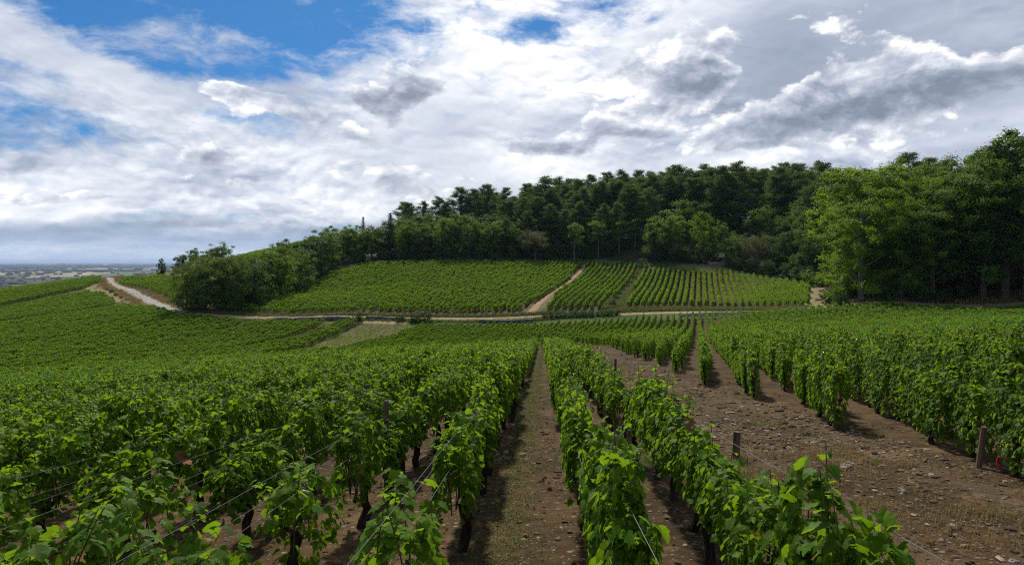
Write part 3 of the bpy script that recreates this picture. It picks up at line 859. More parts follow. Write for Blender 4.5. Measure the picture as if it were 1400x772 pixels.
ci = N_('GeometryNodeCollectionInfo'); ci.inputs['Collection'].default_value = VINES
ci.inputs['Separate Children'].default_value = True; ci.inputs['Reset Children'].default_value = True
iop = N_('GeometryNodeInstanceOnPoints'); iop.inputs['Pick Instance'].default_value = True
def na(nm, tp):
    a = N_('GeometryNodeInputNamedAttribute'); a.data_type = tp; a.inputs['Name'].default_value = nm
    return a.outputs['Attribute']
L_(gi.outputs[0], iop.inputs['Points']); L_(ci.outputs[0], iop.inputs['Instance']); L_(na('kind', 'INT'), iop.inputs['Instance Index'])
cx_ = N_('ShaderNodeCombineXYZ'); L_(na('turn', 'FLOAT'), cx_.inputs[2])
er = N_('FunctionNodeEulerToRotation'); L_(cx_.outputs[0], er.inputs[0]); L_(er.outputs[0], iop.inputs['Rotation'])
sc_ = N_('ShaderNodeCombineXYZ'); sc_.inputs[0].default_value = 1.0; L_(na('wide', 'FLOAT'), sc_.inputs[1])
L_(na('size', 'FLOAT'), sc_.inputs[2]); L_(sc_.outputs[0], iop.inputs['Scale'])
L_(iop.outputs[0], go.inputs[0])
mod = mass_o.modifiers.new('planting', 'NODES'); mod.node_group = ng

# individual vines
row_words = {1: ('row bordering the stony strip', 0), 0: ('slim row right of the aisle', 0), -1: ('first row left of the aisle', 0), -2: ('second row left of the aisle', 0),
             -3: ('third row left of the aisle', 0), -4: ('fourth row left of the aisle', 0)}
vine_protos = {}
def make_vine(kinds, k):
    key = (id(kinds), k)
    tm, fo = kinds[k]
    r = bpy.data.objects.new('grapevine', None); r.empty_display_size = 0.3
    COL.objects.link(r)
    for nm, d in (('trunk', tm), ('foliage', fo)):
        c = bpy.data.objects.new(nm, d); COL.objects.link(c); c.parent = r
    return r
rcount = {}
for c_, idx in enumerate(indiv):
    x, y, a, kl, r, tn = vp_[idx]
    kinds = near_kinds; k = int(rng.integers(0, 9)) if kl == 'n' else 9 + int(rng.integers(0, 5))
    thin = kl == 'n' and r in (-1, -2, -3) and y < row_start[r] - 0.05
    if thin: kinds = thin_kinds; k = int(rng.integers(0, 3))
    o = make_vine(kinds, k)
    o.location = (x, y, VZ[idx] - 0.02)
    o.rotation_euler = (rng.normal(0, 0.04), rng.normal(0, 0.03), ang[idx])
    s_ = 0.97 if thin else float(np.clip(vsz[idx], 0.85, 1.25))
    if kl == 'n' and r == 1 and y < 3.4: s_ = 1.06
    o.scale = (1, {0: 0.80, 1: 0.92}.get(r, 1.0) if kl == 'n' else 0.74, s_ * (1.0 if kl != 'n' else 0.93 if r >= 0 else 0.96))
    o['category'] = 'grapevine'
    if kl == 'n':
        w, grp = row_words.get(r, ('dark rows at far left of the foreground', None))
        named = r in row_words
    else:
        w = {3: 'right row ending at the leaning stake', 2: 'row next beyond the leaning stake', 1: 'second row beyond the leaning stake'}.get(r)
        named = w is not None
        if r >= 4: w = 'rows along the right edge behind the leaning stake'
        elif w is None: w = 'middle-distance rows ending on the stony strip'
    if thin:
        o['label'] = 'weak sparse grapevine by bare wires, near end of ' + w
        o['group'] = 'weak vines at the near end of the ' + w
        continue
    j = rcount.get((kl, r), 0); rcount[(kl, r)] = j + 1
    if named and j < 6:
        o['label'] = ['nearest full', 'second', 'third', 'fourth', 'fifth', 'sixth'][j] + ' grapevine from the near end of the ' + w
    else:
        o['label'] = ('leafy green grapevine well back in the ' if named else 'leafy green grapevine in the ') + w
    o['group'] = 'grapevines in the ' + w


# ------------------------------------------------------------------ trees
def cards(pos, nrm, size, aspect=0.6):
    """Leaf-spray cards: a bent rhombus each."""
    N = len(pos)
    n = nrm / (np.linalg.norm(nrm, axis=1)[:, None] + 1e-9)
    r = rng.normal(0, 1, (N, 3)); t = r - (r * n).sum(1)[:, None] * n; t /= np.linalg.norm(t, axis=1)[:, None] + 1e-9
    b = np.cross(n, t)
    size = np.broadcast_to(size, (N,))[:, None]
    asp = aspect * rng.uniform(0.7, 1.3, (N, 1))
    bend = rng.uniform(-0.25, 0.25, (N, 1)) * size
    v = np.stack([pos - t * size * 0.5, pos + b * size * asp * 0.5 + n * bend, pos + t * size * 0.5, pos - b * size * asp * 0.5 + n * bend], 1)
    i = np.arange(N)[:, None] * 4
    f = np.concatenate([i + [[0, 1, 2]], i + [[0, 2, 3]]])
    return v.reshape(-1, 3), f

def limb(b, p0, p1, r0, r1, sag=0.0, sides=5, wob=0.06, n=6):
    p0, p1 = np.asarray(p0, float), np.asarray(p1, float)
    t = np.linspace(0, 1, n)
    L = np.linalg.norm(p1 - p0)
    p = p0 + (p1 - p0) * t[:, None] + rng.normal(0, wob * L, (n, 3)) * np.sin(t * math.pi)[:, None] * 0.5
    p[:, 2] += sag * np.sin(t * math.pi)
    b.tube(p, r0 + (r1 - r0) * t, sides, False)
    return p

def broadleaf(H, R, base, nclump, nleaf, leaf=0.30, flat=0.85, gaps=0.25, lean=0.0, clump=(0.9, 1.7), lobes=9, low=0.0, skirt=0):
    """Returns (trunk mesh builder, crown verts, crown faces): limbs carry clumps of leaves scattered in a lobed envelope."""
    b = MB()
    t = np.linspace(0, 1, 9)
    th = H * 0.72
    tp = np.stack([lean * H * t ** 1.5 + rng.normal(0, 0.012 * H, 9) * t, rng.normal(0, 0.012 * H, 9) * t, -0.4 + (th + 0.4) * t], 1)
    r0 = H * 0.020
    b.tube(tp, r0 * (1.25 - 1.0 * t) + 0.02, 8, False, 0.10)
    cz = (base + H) / 2; hz = (H - base) / 2
    ctr = np.array([lean * H * 0.6, 0, cz])
    # big lobes
    lob = []
    for k in range(lobes):
        a = 2 * math.pi * (k + rng.uniform(-.3, .3)) / lobes * 1.618 * 2
        zz = -0.75 + 1.6 * (k + 0.5) / lobes
        rad = math.sqrt(max(0.05, 1 - zz * zz * 0.8)) * rng.uniform(0.5, 0.78)
        lob.append((ctr + np.array([math.cos(a) * R * rad, math.sin(a) * R * rad, zz * hz * 0.80]), rng.uniform(0.36, 0.55) * R))
    lob.append((ctr + np.array([0, 0, hz * 0.62]), R * 0.45)); lob.append((ctr, R * 0.6))
    for k in range(skirt):
        a = 2 * math.pi * (k + rng.uniform(-.3, .3)) / skirt
        lob.append((np.array([ctr[0] + math.cos(a) * R * 0.62, math.sin(a) * R * 0.62, base + R * rng.uniform(0.28, 0.5)]), R * rng.uniform(0.34, 0.46)))
    lob.append((ctr, R * 0.4))
    for c, r in lob[:-1]:
        s0 = np.array([np.interp(np.clip((c[2] - 0.25 * hz) / th, 0.25, 0.95), t, tp[:, k]) for k in range(3)])
        limb(b, s0, c, r0 * 0.42, r0 * 0.12, 0.2)
    cs = []
    wts = np.array([r ** 2 for _, r in lob]); wts /= wts.sum()
    while len(cs) < nclump:
        c, r = lob[rng.choice(len(lob), p=wts)]
        d = rng.normal(0, 1, 3); d /= np.linalg.norm(d)
        if d[2] < -0.3 and rng.random() < (0.5 if not skirt else 0.2): continue
        p = c + d * r * np.array([1, 1, flat]) * rng.uniform(0.72, 1.1)
        if p[2] < base + low * hz or p[2] > H * 1.04: continue
        if rng.random() < gaps * 0.35: continue
        cs.append((p, d))
    cs_p = np.array([c[0] for c in cs]); cs_d = np.array([c[1] for c in cs])
    for k in range(0, nclump, 5):
        c = lob[int(np.argmin([np.linalg.norm(cs_p[k] - q[0]) for q in lob]))][0]
        limb(b, c, cs_p[k], r0 * 0.13, r0 * 0.04, 0.0, 4, 0.05, 4)
    per = nleaf // nclump
    rc = rng.uniform(*clump, nclump) * R / 5.0
    global TONE
    TONE = np.repeat(np.clip(rng.normal(0.5, 0.27, nclump), 0, 1), per * 4)
    off = rng.normal(0, 0.36, (nclump, per, 3)) * rc[:, None, None] * np.array([1, 1, 0.62])
    pos = (cs_p[:, None] + off).reshape(-1, 3)
    nrm = (np.repeat(cs_d[:, None], per, 1) * 0.5 + off / rc[:, None, None] * 0.5 + np.array([0, 0, 0.55]) + rng.normal(0, 0.45, (nclump, per, 3))).reshape(-1, 3)
    v, f = cards(pos, nrm, leaf * rng.uniform(0.6, 1.3, len(pos)), 0.62)
    return b, v, f

def pine(H, R, base, nleaf, leaf=0.42):
    b = MB(); t = np.linspace(0, 1, 9)
    tp = np.stack([rng.normal(0, 0.006 * H, 9) * t + 0.03 * H * rng.normal() * t, rng.normal(0, 0.006 * H, 9) * t, -0.4 + (H * 0.97 + 0.4) * t], 1)
    r0 = H * 0.013
    b.tube(tp, r0 * (1.15 - t) + 0.015, 7, False, 0.08)
    P_, N_2 = [], []
    nb = 84
    for k in range(nb):
        q = (k + rng.uniform(0, 1)) / nb
        z = base + (H - base) * q ** 0.9
        rr_ = R * (0.45 + 0.75 * math.sin(math.pi * min(1, 0.22 + 0.80 * q)) ) * rng.uniform(0.55, 1.05) * (1.0 if q < 0.75 else 1.0 - 1.3 * (q - 0.75))
        a = rng.uniform(0, 2 * math.pi)
        s0 = np.array([np.interp(z / H, t, tp[:, 0]), np.interp(z / H, t, tp[:, 1]), z])
        e = s0 + np.array([math.cos(a) * rr_, math.sin(a) * rr_, rr_ * rng.uniform(0.05, 0.65)])
        limb(b, s0, e, r0 * 0.22, r0 * 0.06, 0.0, 4, 0.05, 4)
        m_ = max(8, int(nleaf / nb * (0.4 + rr_ / R)))
        al = rng.beta(3.2, 1.2, m_)[:, None]
        pp = s0 + (e - s0) * al + rng.normal(0, 1, (m_, 3)) * np.array([0.30, 0.30, 0.15]) * R / 2.6
        P_.append(pp); N_2.append(np.stack([rng.normal(0, .5, m_), rng.normal(0, .5, m_), rng.uniform(0.3, 1.1, m_)], 1))
    for _ in range(5):     # dead lower branches
        z = base * rng.uniform(0.5, 1.0); a = rng.uniform(0, 2 * math.pi)
        limb(b, (0, 0, z), (math.cos(a) * R * .5, math.sin(a) * R * .5, z + .3), 0.04, 0.015, 0, 4)
    pos = np.concatenate(P_); nr = np.concatenate(N_2)
    v, f = cards(pos, nr, leaf * rng.uniform(0.6, 1.3, len(pos)), 0.42)
    return b, v, f

def spruce(H, R, nleaf, leaf=0.40):
    b = MB(); t = np.linspace(0, 1, 7)
    b.tube(np.stack([0 * t, 0 * t, -0.4 + (H + 0.3) * t], 1), H * 0.014 * (1.05 - t) + 0.01, 7, False)
    P_, N_2 = [], []
    nw = 20
    for k in range(nw):
        q = k / nw; z = H * (0.10 + 0.88 * q)
        for c in range(7):
            a = c / 7 * 2 * math.pi + k * 0.7 + rng.uniform(-.2, .2)
            rr_ = (R * (1 - q) ** 0.85 + 0.15) * rng.uniform(0.75, 1.12)
            e = np.array([math.cos(a) * rr_, math.sin(a) * rr_, z - 0.18 * rr_])
            limb(b, (0, 0, z), e, 0.03, 0.01, 0.08 * rr_, 4, 0.02, 4)
            m_ = max(4, int(nleaf / (nw * 7) * (0.25 + 1.4 * rr_ / R)))
            al = rng.uniform(0.15, 1.0, m_)[:, None]
            pp = np.array([0, 0, z]) + (e - np.array([0, 0, z])) * al + rng.normal(0, 1, (m_, 3)) * np.array([.17, .17, .12]) * (R / 3) * 1.2
            P_.append(pp); N_2.append(np.stack([rng.normal(0, .4, m_), rng.normal(0, .4, m_), np.full(m_, 0.8)], 1))
    pos = np.concatenate(P_); nr = np.concatenate(N_2)
    v, f = cards(pos, nr, leaf * rng.uniform(0.6, 1.2, len(pos)), 0.40)
    return b, v, f

LM = {
    'oak': leaf_mat('oak_leaf', (0.036, 0.086, 0.010), (0.095, 0.172, 0.019), 0.36, rough=0.6, spec=0.15, obvar=0.9, tone=0.75),
    'ash': leaf_mat('ash_leaf', (0.055, 0.125, 0.011), (0.130, 0.235, 0.022), 0.40, rough=0.6, spec=0.15, obvar=0.6, tone=0.75),
    'bright': leaf_mat('robinia_leaf', (0.056, 0.130, 0.008), (0.145, 0.255, 0.016), 0.42, rough=0.6, spec=0.15, obvar=0.4, old=(0.34, 0.26, 0.03), oldp=0.012, tone=0.75),
    'olive': leaf_mat('olive_grey_leaf', (0.070, 0.092, 0.036), (0.135, 0.158, 0.070), 0.28, rough=0.65, spec=0.15, obvar=0.5, tone=0.75),
    'brown': leaf_mat('turning_leaf', (0.042, 0.086, 0.010), (0.108, 0.168, 0.020), 0.34, rough=0.6, spec=0.15, obvar=0.5, tone=0.75),
    'dark': leaf_mat('hornbeam_leaf', (0.026, 0.062, 0.010), (0.064, 0.124, 0.019), 0.30, rough=0.6, spec=0.15, obvar=0.8, tone=0.75),
    'needle': leaf_mat('pine_needle', (0.042, 0.086, 0.021), (0.102, 0.172, 0.043), 0.28, rough=0.65, spec=0.15, obvar=0.9),
    'spruce': leaf_mat('spruce_needle', (0.012, 0.026, 0.011), (0.030, 0.052, 0.020), 0.12, rough=0.65, spec=0.15, obvar=0.5),
}
TREE = {}
TONE = None
def reg(key, res, lm, bark):
    global TONE
    b, v, f = res
    if TONE is not None and len(TONE) != len(v): TONE = None
    tm = b.mesh('trunk'); tm.materials.append(bark)
    cm = np_mesh('crown', v, [f], col={'tone': TONE if TONE is not None else np.full(len(v), 0.5)}); cm.materials.append(LM[lm])
    TREE.setdefault(key, []).append((tm, cm))
for k in range(4): reg('pine', pine(17, 3.7, 5.2 - k * 0.8, 13000, 0.36), 'needle', M_pinebark)
for k in range(2): reg('spruce', spruce(13, 2.6, 5200), 'spruce', M_treebark)
for k in range(3): reg('oak', broadleaf(10, 4.3, 0.8, 110, 11000, 0.30, skirt=5), 'oak', M_treebark)
for k in range(2): reg('dark', broadleaf(9, 3.8, 0.4, 100, 10000, 0.30, skirt=6), 'dark', M_treebark)
for k in range(2): reg('ash', broadleaf(11, 4.2, 1.6, 100, 10000, 0.30, lean=0.02, skirt=3), 'ash', M_treebark)
reg('young', broadleaf(9, 2.6, 2.6, 48, 4200, 0.26, gaps=0.5, clump=(1.1, 2.0)), 'ash', M_palebark)
reg('olive', broadleaf(8.5, 4.6, 1.8, 100, 8500, 0.24, flat=0.9, lobes=11), 'olive', M_palebark)
for k in range(2): reg('bush', broadleaf(4.2, 2.6, 0.0, 70, 5500, 0.22, skirt=7), 'dark', M_treebark)
for k in range(2): reg('brownmass', broadleaf(9.5, 5.4, 0.0, 200, 26000, 0.28, lobes=13, skirt=9), 'brown', M_treebark)
for k in range(3): reg('tall', broadleaf(20, 6.0, 0.8, 200, 26000, 0.30, lobes=17, clump=(0.7, 1.3), skirt=5), 'bright', M_palebark)
for k in range(2): reg('talldark', broadleaf(21, 6.4, 3.0, 190, 25000, 0.32, lobes=16, clump=(0.7, 1.3), skirt=3), 'oak', M_treebark)

def tree(key, u, D, scale=1.0, label='', group=None, cat='tree', name=None, k=None, wide=1.0, xy=None, sink=0.1):
    x, y = xy if xy else (px(u, D), D)
    lst = TREE[key]
    tm, cm = lst[int(rng.integers(len(lst))) if k is None else k]
    o = empty(name or {'pine': 'pine_tree', 'spruce': 'spruce_tree', 'bush': 'bush'}.get(key, 'broadleaf_tree'), (x, y, h1(x, y) - sink), rng.uniform(0, 2 * math.pi), label=label, category=cat, group=group)
    o.scale = (scale * wide, scale * wide, scale)
    for nm, d in (('trunk', tm), ('crown', cm)):
        c = bpy.data.objects.new(nm, d); COL.objects.link(c); c.parent = o
    return o

# pine wood on the hill (drawn back to front)
g_p = 'pines of the dark wood on the hill'
lab_p = 'dark pine standing in the close wood on the hilltop'
def pines(u0, u1, n, D0, D1, s0, s1):
    for i_ in range(n):
        u = u0 + (u1 - u0) * (i_ + rng.uniform(0.1, 0.9)) / n
        tree('pine', u, rng.uniform(D0, D1), rng.uniform(s0, s1) * min(1.0, 0.70 + 0.30 * max(0.0, u - 625) / 190) * rng.uniform(0.9, 1.04), lab_p, g_p)
pines(640, 1120, 30, 236, 262, 1.0, 1.16)
pines(650, 1100, 30, 216, 234, 0.98, 1.14)
pines(680, 960, 22, 203, 213, 0.92, 1.1)
pines(690, 900, 9, 194, 201, 0.75, 0.95)
pines(960, 1140, 12, 186, 210, 1.0, 1.18)
pines(1110, 1420, 16, 150, 185, 1.0, 1.22)
for u, D, s_ in ((600, 212, 0.88), (612, 208, 0.8), (630, 215, 1.02), (650, 212, 1.0), (665, 218, 1.05), (560, 206, 0.82), (553, 215, 0.8), (580, 216, 0.8)):
    tree('pine', u, D, s_, lab_p, g_p)
tree('pine', 748, 215, 1.16, 'tallest pine on the skyline of the hill wood, pointed crown above its neighbours', None, k=0)
tree('spruce', 534, 190, 1.02, 'dark pointed spruce at the wood edge above the left hill vineyard', None, k=0)
tree('spruce', 497, 196, 0.92, 'slender spire-topped spruce breaking the skyline left of the larger spruce', None, k=1, wide=0.6)

for u in np.arange(640, 985, 17):
    tree(('dark', 'oak')[int(rng.integers(2))], u + rng.uniform(-6, 6), rng.uniform(206, 222), rng.uniform(0.8, 1.05), 'shaded broadleaf tree filling the understorey between the pine trunks', 'understorey trees of the pine wood')

# broadleaf edge of the wood above the hill vineyard
g_e = 'broadleaf trees along the wood edge above the hill vineyard'
lab_e = 'rounded green broadleaf tree in the wood edge above the hill vineyard'
edge = [(455, 178, 'oak', .8), (470, 184, 'oak', .95), (486, 186, 'ash', .9), (508, 189, 'oak', .95), (520, 194, 'dark', 1.0), (552, 190, 'ash', .95), (570, 191, 'oak', 1.0),
        (590, 192, 'oak', .95), (608, 190, 'ash', .98), (622, 192, 'ash', 1.1), (640, 191, 'ash', 1.05), (660, 192, 'oak', 1.0), (680, 193, 'ash', .9), (698, 193, 'oak', .9), (716, 196, 'dark', 1.0),
        (590, 202, 'oak', 1.15), (565, 203, 'oak', 1.1), (545, 200, 'oak', 1.1), (690, 203, 'oak', 1.1), (640, 202, 'dark', 1.2), (615, 204, 'oak', 1.1), (470, 194, 'oak', .9), (665, 203, 'dark', 1.2)]
for u, D, k_, s_ in edge: tree(k_, u, D, s_ * 1.02, lab_e, g_e)
tree('olive', 732, 189, 0.98, 'grey-green round-headed tree with forked pale trunk at the wood edge', None)
tree('young', 785, 189, 1.15, 'slender bright young tree with tiered crown above the clay path', None)
for u, D, s_, w in ((818, 190, 1.15, 'slim blue-green young tree in front of the pines'), (846, 191, 1.05, 'smallest slim young tree left of the big broad tree'), (868, 193, 1.0, 'dim young tree beside the broad dark green tree at mid hill')):
    tree('young', u, D, s_, w, None)
for u in (760, 772, 800, 832, 858, 745, 790, 815): tree('bush', u + rng.uniform(-4, 4), 192 + rng.uniform(-2, 3), 0.9, 'low dark bush under the pines along the vineyard top', 'bushes under the pines', 'bush')
for u in (480, 500, 525, 548, 572, 596, 628, 652, 676, 704): tree('bush', u + rng.uniform(-5, 5), 185.5 + rng.uniform(-1, 2), 0.62, 'low dark bush fringing the left hill vineyard below the wood', 'bushes fringing the hill vineyard', 'bush')

# centre right: mixed trees above the right hill vineyard
tree('ash', 915, 180, 1.20, 'broad green tree with layered boughs behind the right hill vineyard', None, k=0, wide=1.15)
tree('oak', 895, 182, 0.9, 'dark bushy tree left of the broad layered tree', None)
tree('ash', 962, 176, 1.12, 'light green upright tree right of the broad layered tree', None, k=1, wide=0.75)
tree('oak', 992, 176, 0.9, 'dark rounded tree between the upright tree and the pale round tree', None)
tree('olive', 1032, 164, 0.95, 'pale rounded grey-green tree over the right hill vineyard corner', None)
tree('oak', 1008, 168, 0.75, 'small green tree tucked left of the pale rounded tree', None)
for u, D, k_, s_ in ((1050, 178, 'oak', 1.2), (1075, 170, 'dark', 1.15), (1095, 156, 'dark', 1.15), (1068, 159, 'dark', .95), (1110, 150, 'oak', 1.1), (1020, 195, 'oak', 1.3), (985, 198, 'oak', 1.35), (1060, 195, 'oak', 1.35),
                     (1100, 172, 'oak', 1.35), (1125, 160, 'oak', 1.4), (940, 196, 'oak', 1.25), (1040, 208, 'ash', 1.3), (1085, 186, 'oak', 1.4)):
    tree(k_, u, D, s_, 'dark broadleaf tree massed behind the right hill vineyard', 'dark broadleaf trees behind the right hill vineyard')
for u, D in ((935, 177), (950, 175), (966, 173), (905, 180), (1015, 163), (1000, 166), (1050, 156), (1080, 150), (1105, 142), (1120, 137), (930, 178), (975, 172), (1030, 160), (1092, 146)):
    tree('bush', u, D, 0.8, 'dark bush along the top of the right hill vineyard', 'bushes above the right hill vineyard', 'bush')

# tall wood at the right
g_t = 'tall trees of the wood at right'
tree('tall', 1178, 100, 0.92, 'bright green leaning tall tree at the left corner of the right wood', None, k=0)
tree('tall', 1160, 112, 1.2, 'yellow-green tall tree rising behind the wood corner', None, k=1)
tree('tall', 1232, 99, 0.80, 'lower bright green tree at the front of the right wood', None, k=2)
tree('tall', 1205, 108, 1.12, 'tall thin-topped yellowing tree in the right wood', None, k=2)
for u, D, k_, s_ in ((1250, 108, 'tall', 1.14), (1290, 104, 'tall', 1.0), (1275, 97, 'talldark', .8), (1320, 99, 'talldark', .9), (1345, 95, 'talldark', .88), (1375, 93, 'talldark', 1.08), (1405, 92, 'talldark', 1.16),
                     (1330, 108, 'tall', 1.05), (1370, 104, 'talldark', 1.08), (1400, 103, 'tall', 1.15), (1440, 96, 'talldark', 1.2), (1300, 116, 'talldark', 1.05), (1240, 118, 'talldark', 1.02), (1180, 122, 'talldark', .95), (1450, 108, 'talldark', 1.1), (1480, 95, 'talldark', 1.0)):
    tree(k_, u, D, s_, 'tall leafy tree in the dense wood along the right edge', g_t)
for u, D, s_ in ((1150, 97.5, .5), (1215, 97, .55), (1262, 96, .6), (1290, 95, .5), (1318, 95.5, .55), (1135, 108, .7), (1150, 103, .55), (1165, 104, .8), (1220, 103, .8), (1250, 104, .85), (1200, 108, .9), (1290, 103, .9), (1330, 104, .9), (1265, 109, 1.0), (1310, 109, 1.0), (1350, 108, 1.0), (1385, 106, 1.0), (1415, 104, 1.0), (1180, 112, 1.0), (1230, 113, 1.1)):
    tree('bush', u, D, s_, 'dark undergrowth bush beneath the tall right wood', 'bushes beneath the tall right wood', 'bush')

# clump at the left foot of the hill vineyard
tree('brownmass', 280, 124, 1.02, 'big rounded olive-brown tree mass beside the road bend', None, k=0, wide=1.0)
tree('brownmass', 320, 126, 1.0, 'rounded brown-green tree right of the big olive-brown one', None, k=1, wide=0.9)
tree('oak', 255, 128, 0.72, 'dark green tree at the left of the roadside clump', None)
tree('dark', 348, 130, 1.05, 'dark green shrubby tree between the brown mass and light tree', None)
tree('ash', 384, 141, 1.02, 'light green tree at the right end of the roadside clump', None, k=0, wide=0.95)
tree('ash', 364, 140, 0.95, 'yellowish green tree behind the dark shrubby roadside tree', None, k=1)
tree('oak', 405, 151, 1.0, 'small dark tree climbing the left edge of the hill vineyard', None)
tree('dark', 424, 166, 1.15, 'dark tree in the gap on the left hill edge', None)
tree('oak', 440, 172, 1.15, 'rounded dark tree at the upper left corner of the hill vineyard', None)
tree('dark', 413, 160, 1.0, 'dark bushy tree left of the hill vineyard corner', None)
tree('oak', 453, 205, 0.9, 'round-topped tree on the skyline above the hill corner', None)
for u, D, s_ in ((338, 140, .95), (372, 152, 1.0), (395, 163, 1.05), (332, 150, .9)):
    tree('oak', u, D, s_, 'green tree filling the slope between the roadside clump and the wood edge', 'trees between the roadside clump and the wood edge')
tree('dark', 250, 190, 0.72, 'dark tree on the ridge behind the roadside clump', 'dark trees on the ridge behind the roadside clump')
for u, D, s_ in ((270, 192, .75), (288, 192, .7), (303, 190, .85)):
    tree('oak', u, D, s_, 'dark tree on the ridge behind the roadside clump', 'dark trees on the ridge behind the roadside clump')
tree('dark', 221, 200, 0.62, 'lone dark tree on the ridge near the top of the road', None, k=0, wide=0.62)
for u, D, s_, w in ((268, 121, .5, 'low bush where the road meets the dirt track'), (490, 114.5, .42, 'low green bush beside the track at the young plot'), (580, 114.5, .55, 'pointed dark shrub on the valley track bank'),
                    (566, 114.8, .4, 'round low shrub left of the pointed track shrub'), (548, 114.8, .36, 'leftmost low shrub on the track bank'), (878, 176, .55, 'bright bush at the top of the grassy strip')):
    tree('bush', u, D, s_, w, None, 'bush')
for i_, u in enumerate(np.arange(745, 850, 9)):
    tree('bush', u, 116.5 - (u - 745) * 0.03, rng.uniform(0.22, 0.32), 'low hedge bush along the valley track below the middle plot', 'hedge bushes below the middle plot', 'bush')
for u, D in ((135, 203), (140, 196), (152, 168), (158, 160), (165, 155), (146, 176), (100, 211), (70, 209)):
    tree('bush', u, D, rng.uniform(.16, .3), 'small scrubby bush on the dry bank beside the gravel road', 'scrub bushes by the gravel road', 'bush')
for t_ in np.linspace(0, 1, 9):
    tree('bush', 838 + 38 * t_, 122 + 52 * t_, rng.uniform(.2, .34), 'small shrub on the grassy strip between hill plots', 'shrubs on the grassy strip', 'bush')


# ------------------------------------------------------------------ posts, wires, stones, grass, walls
def stake(x, y, hgt, r=0.035, tilt=(0, 0), label='', group=None, square=True):
    b = MB(); t = np.linspace(0, 1, 5)
    b.tube(np.stack([tilt[0] * t * hgt, tilt[1] * t * hgt, -0.25 + (hgt + 0.25) * t], 1), r * (1 - 0.08 * t), 8 if not square else 7, True, 0.10)
    o = link('wooden_stake', b.mesh('wooden_stake'), M_wood, label=label, category='stake')
    if group: o['group'] = group
    o.location = (x, y, h1(x, y))
    return o
words = ['tallest bare stake beside the stony strip near the end of the vines', 'bare stake left of the strip, second from the far end', 'bare stake in the middle of the strip edge', 'bare stake right of the far group of stakes', 'far bare stake near the row end']
for k, (u, D) in enumerate(((841, 20.0), (817, 25.5), (800, 32), (789, 39), (781, 47), (775, 55), (768, 64), (763, 72))):
    x = px(u, D)
    stake(x, D, 0.78 if k else 0.85, 0.04, rng.normal(0, 0.03, 2), 'dark wooden stake standing clear of the leaves beside the stony strip', 'stakes along the left edge of the stony strip')
stake(px(886, 14.2), 14.2, 0.66, 0.05, (0, 0), 'short dark stake just showing above the vine row by the strip')
stake(2.85, 8.6, 0.36, 0.05, (0.05, 0), 'thick brown stake stump behind the reddish leaf')
stake(1.35, 2.5, 0.80, 0.03, (0, 0), 'thin stake at the near end of the right foreground row')
stake(5.10, 7.4, 0.46, 0.033, (0.12, -0.08), 'leaning weathered stake at the end of the outermost right row')
# stakes inside the near rows
for r, y in ((-1, 9.0), (-2, 7.5), (-3, 10.5), (-5, 8.0), (0, 9.5)):
    x = row_x(r) + NDX * y
    stake(x, y, 1.12, 0.032, rng.normal(0, 0.02, 2), 'dark stake standing inside the leaves of a foreground row', 'stakes inside the foreground rows')

m, q = new_mat('galvanised_wire'); M_wire = finish(m, q, principled(q, (0.13, 0.13, 0.13), 0.6, 0.2))
def wire(r, z, y0, y1, off):
    ys_ = np.linspace(y0, y1, 24)
    x_ = row_x(r) + NDX * ys_ + off
    zz = height(x_, ys_) + z - 0.02 * np.sin(np.linspace(0, math.pi * 5, 24)) ** 2
    b = MB(); b.tube(np.stack([x_, ys_, zz], 1), 0.0015, 5, False)
    side = {-1: 'first', -2: 'second', -3: 'third', -4: 'fourth', 0: 'first', 1: 'second'}[r]
    lr = 'left' if r < 0 else 'right'
    hgt_ = {0.5: 'lowest', 0.78: 'lower', 0.80: 'lower twin', 0.98: 'upper'}[z]
    link('trellis_wire', b.mesh('trellis_wire'), M_wire, label=f'{hgt_} grey trellis wire of the {side} row {lr} of the aisle', category='wire', group='trellis wires of the foreground rows')
for r in (-1, -2, -3, -4, 0, 1):
    y0 = 0.6 if r < 0 else 2.1
    wire(r, 0.5, y0, 24, 0.0); wire(r, 0.78, y0, 24, 0.05); wire(r, 0.80, y0, 24, -0.07); wire(r, 0.98, y0, 24, 0.03)

# stones: loose gravel as one mass, the larger ones singly
def ico(sub=1):
    bm = bmesh.new(); bmesh.ops.create_icosphere(bm, subdivisions=sub, radius=1.0)
    v = np.array([q_.co[:] for q_ in bm.verts]); f = np.array([[l.index for l in q_.verts] for q_ in bm.faces]); bm.free()
    return v, f
iv, if_ = ico(1)
ns = 16000
sy = np.concatenate([rng.uniform(2.5, 12, ns // 2), 4 + 44 * rng.random(ns - ns // 2) ** 1.6])
lo, hi = 1.9 + NDX * sy, np.interp(sy, [3, 10, 22, 45], [5.6, 5.2, 5.8, 7.8])
sx = lo + (hi - lo) * rng.random(ns)
k_ = rng.random(ns) < 0.35                                    # some in the aisle and under the rows
sx = np.where(k_, rng.uniform(-4, 2.0, ns) + NDX * sy, sx)
rad = np.clip(rng.lognormal(-4.35, 0.55, ns), 0.006, 0.06) * np.clip(sy / 9, 0.7, 1.4)
sz = height(sx, sy)
shape = 1 + 0.28 * rng.uniform(-1, 1, (ns, len(iv)))
sc3 = np.stack([rng.uniform(.8, 1.5, ns), rng.uniform(.7, 1.2, ns), rng.uniform(.35, .7, ns)], 1) * rad[:, None]
an = rng.uniform(0, 6.28, ns)
v = iv[None] * shape[..., None] * sc3[:, None]
v = np.stack([v[..., 0] * np.cos(an)[:, None] - v[..., 1] * np.sin(an)[:, None], v[..., 0] * np.sin(an)[:, None] + v[..., 1] * np.cos(an)[:, None], v[..., 2]], -1)
v += np.stack([sx, sy, sz + 0.15 * rad], 1)[:, None]
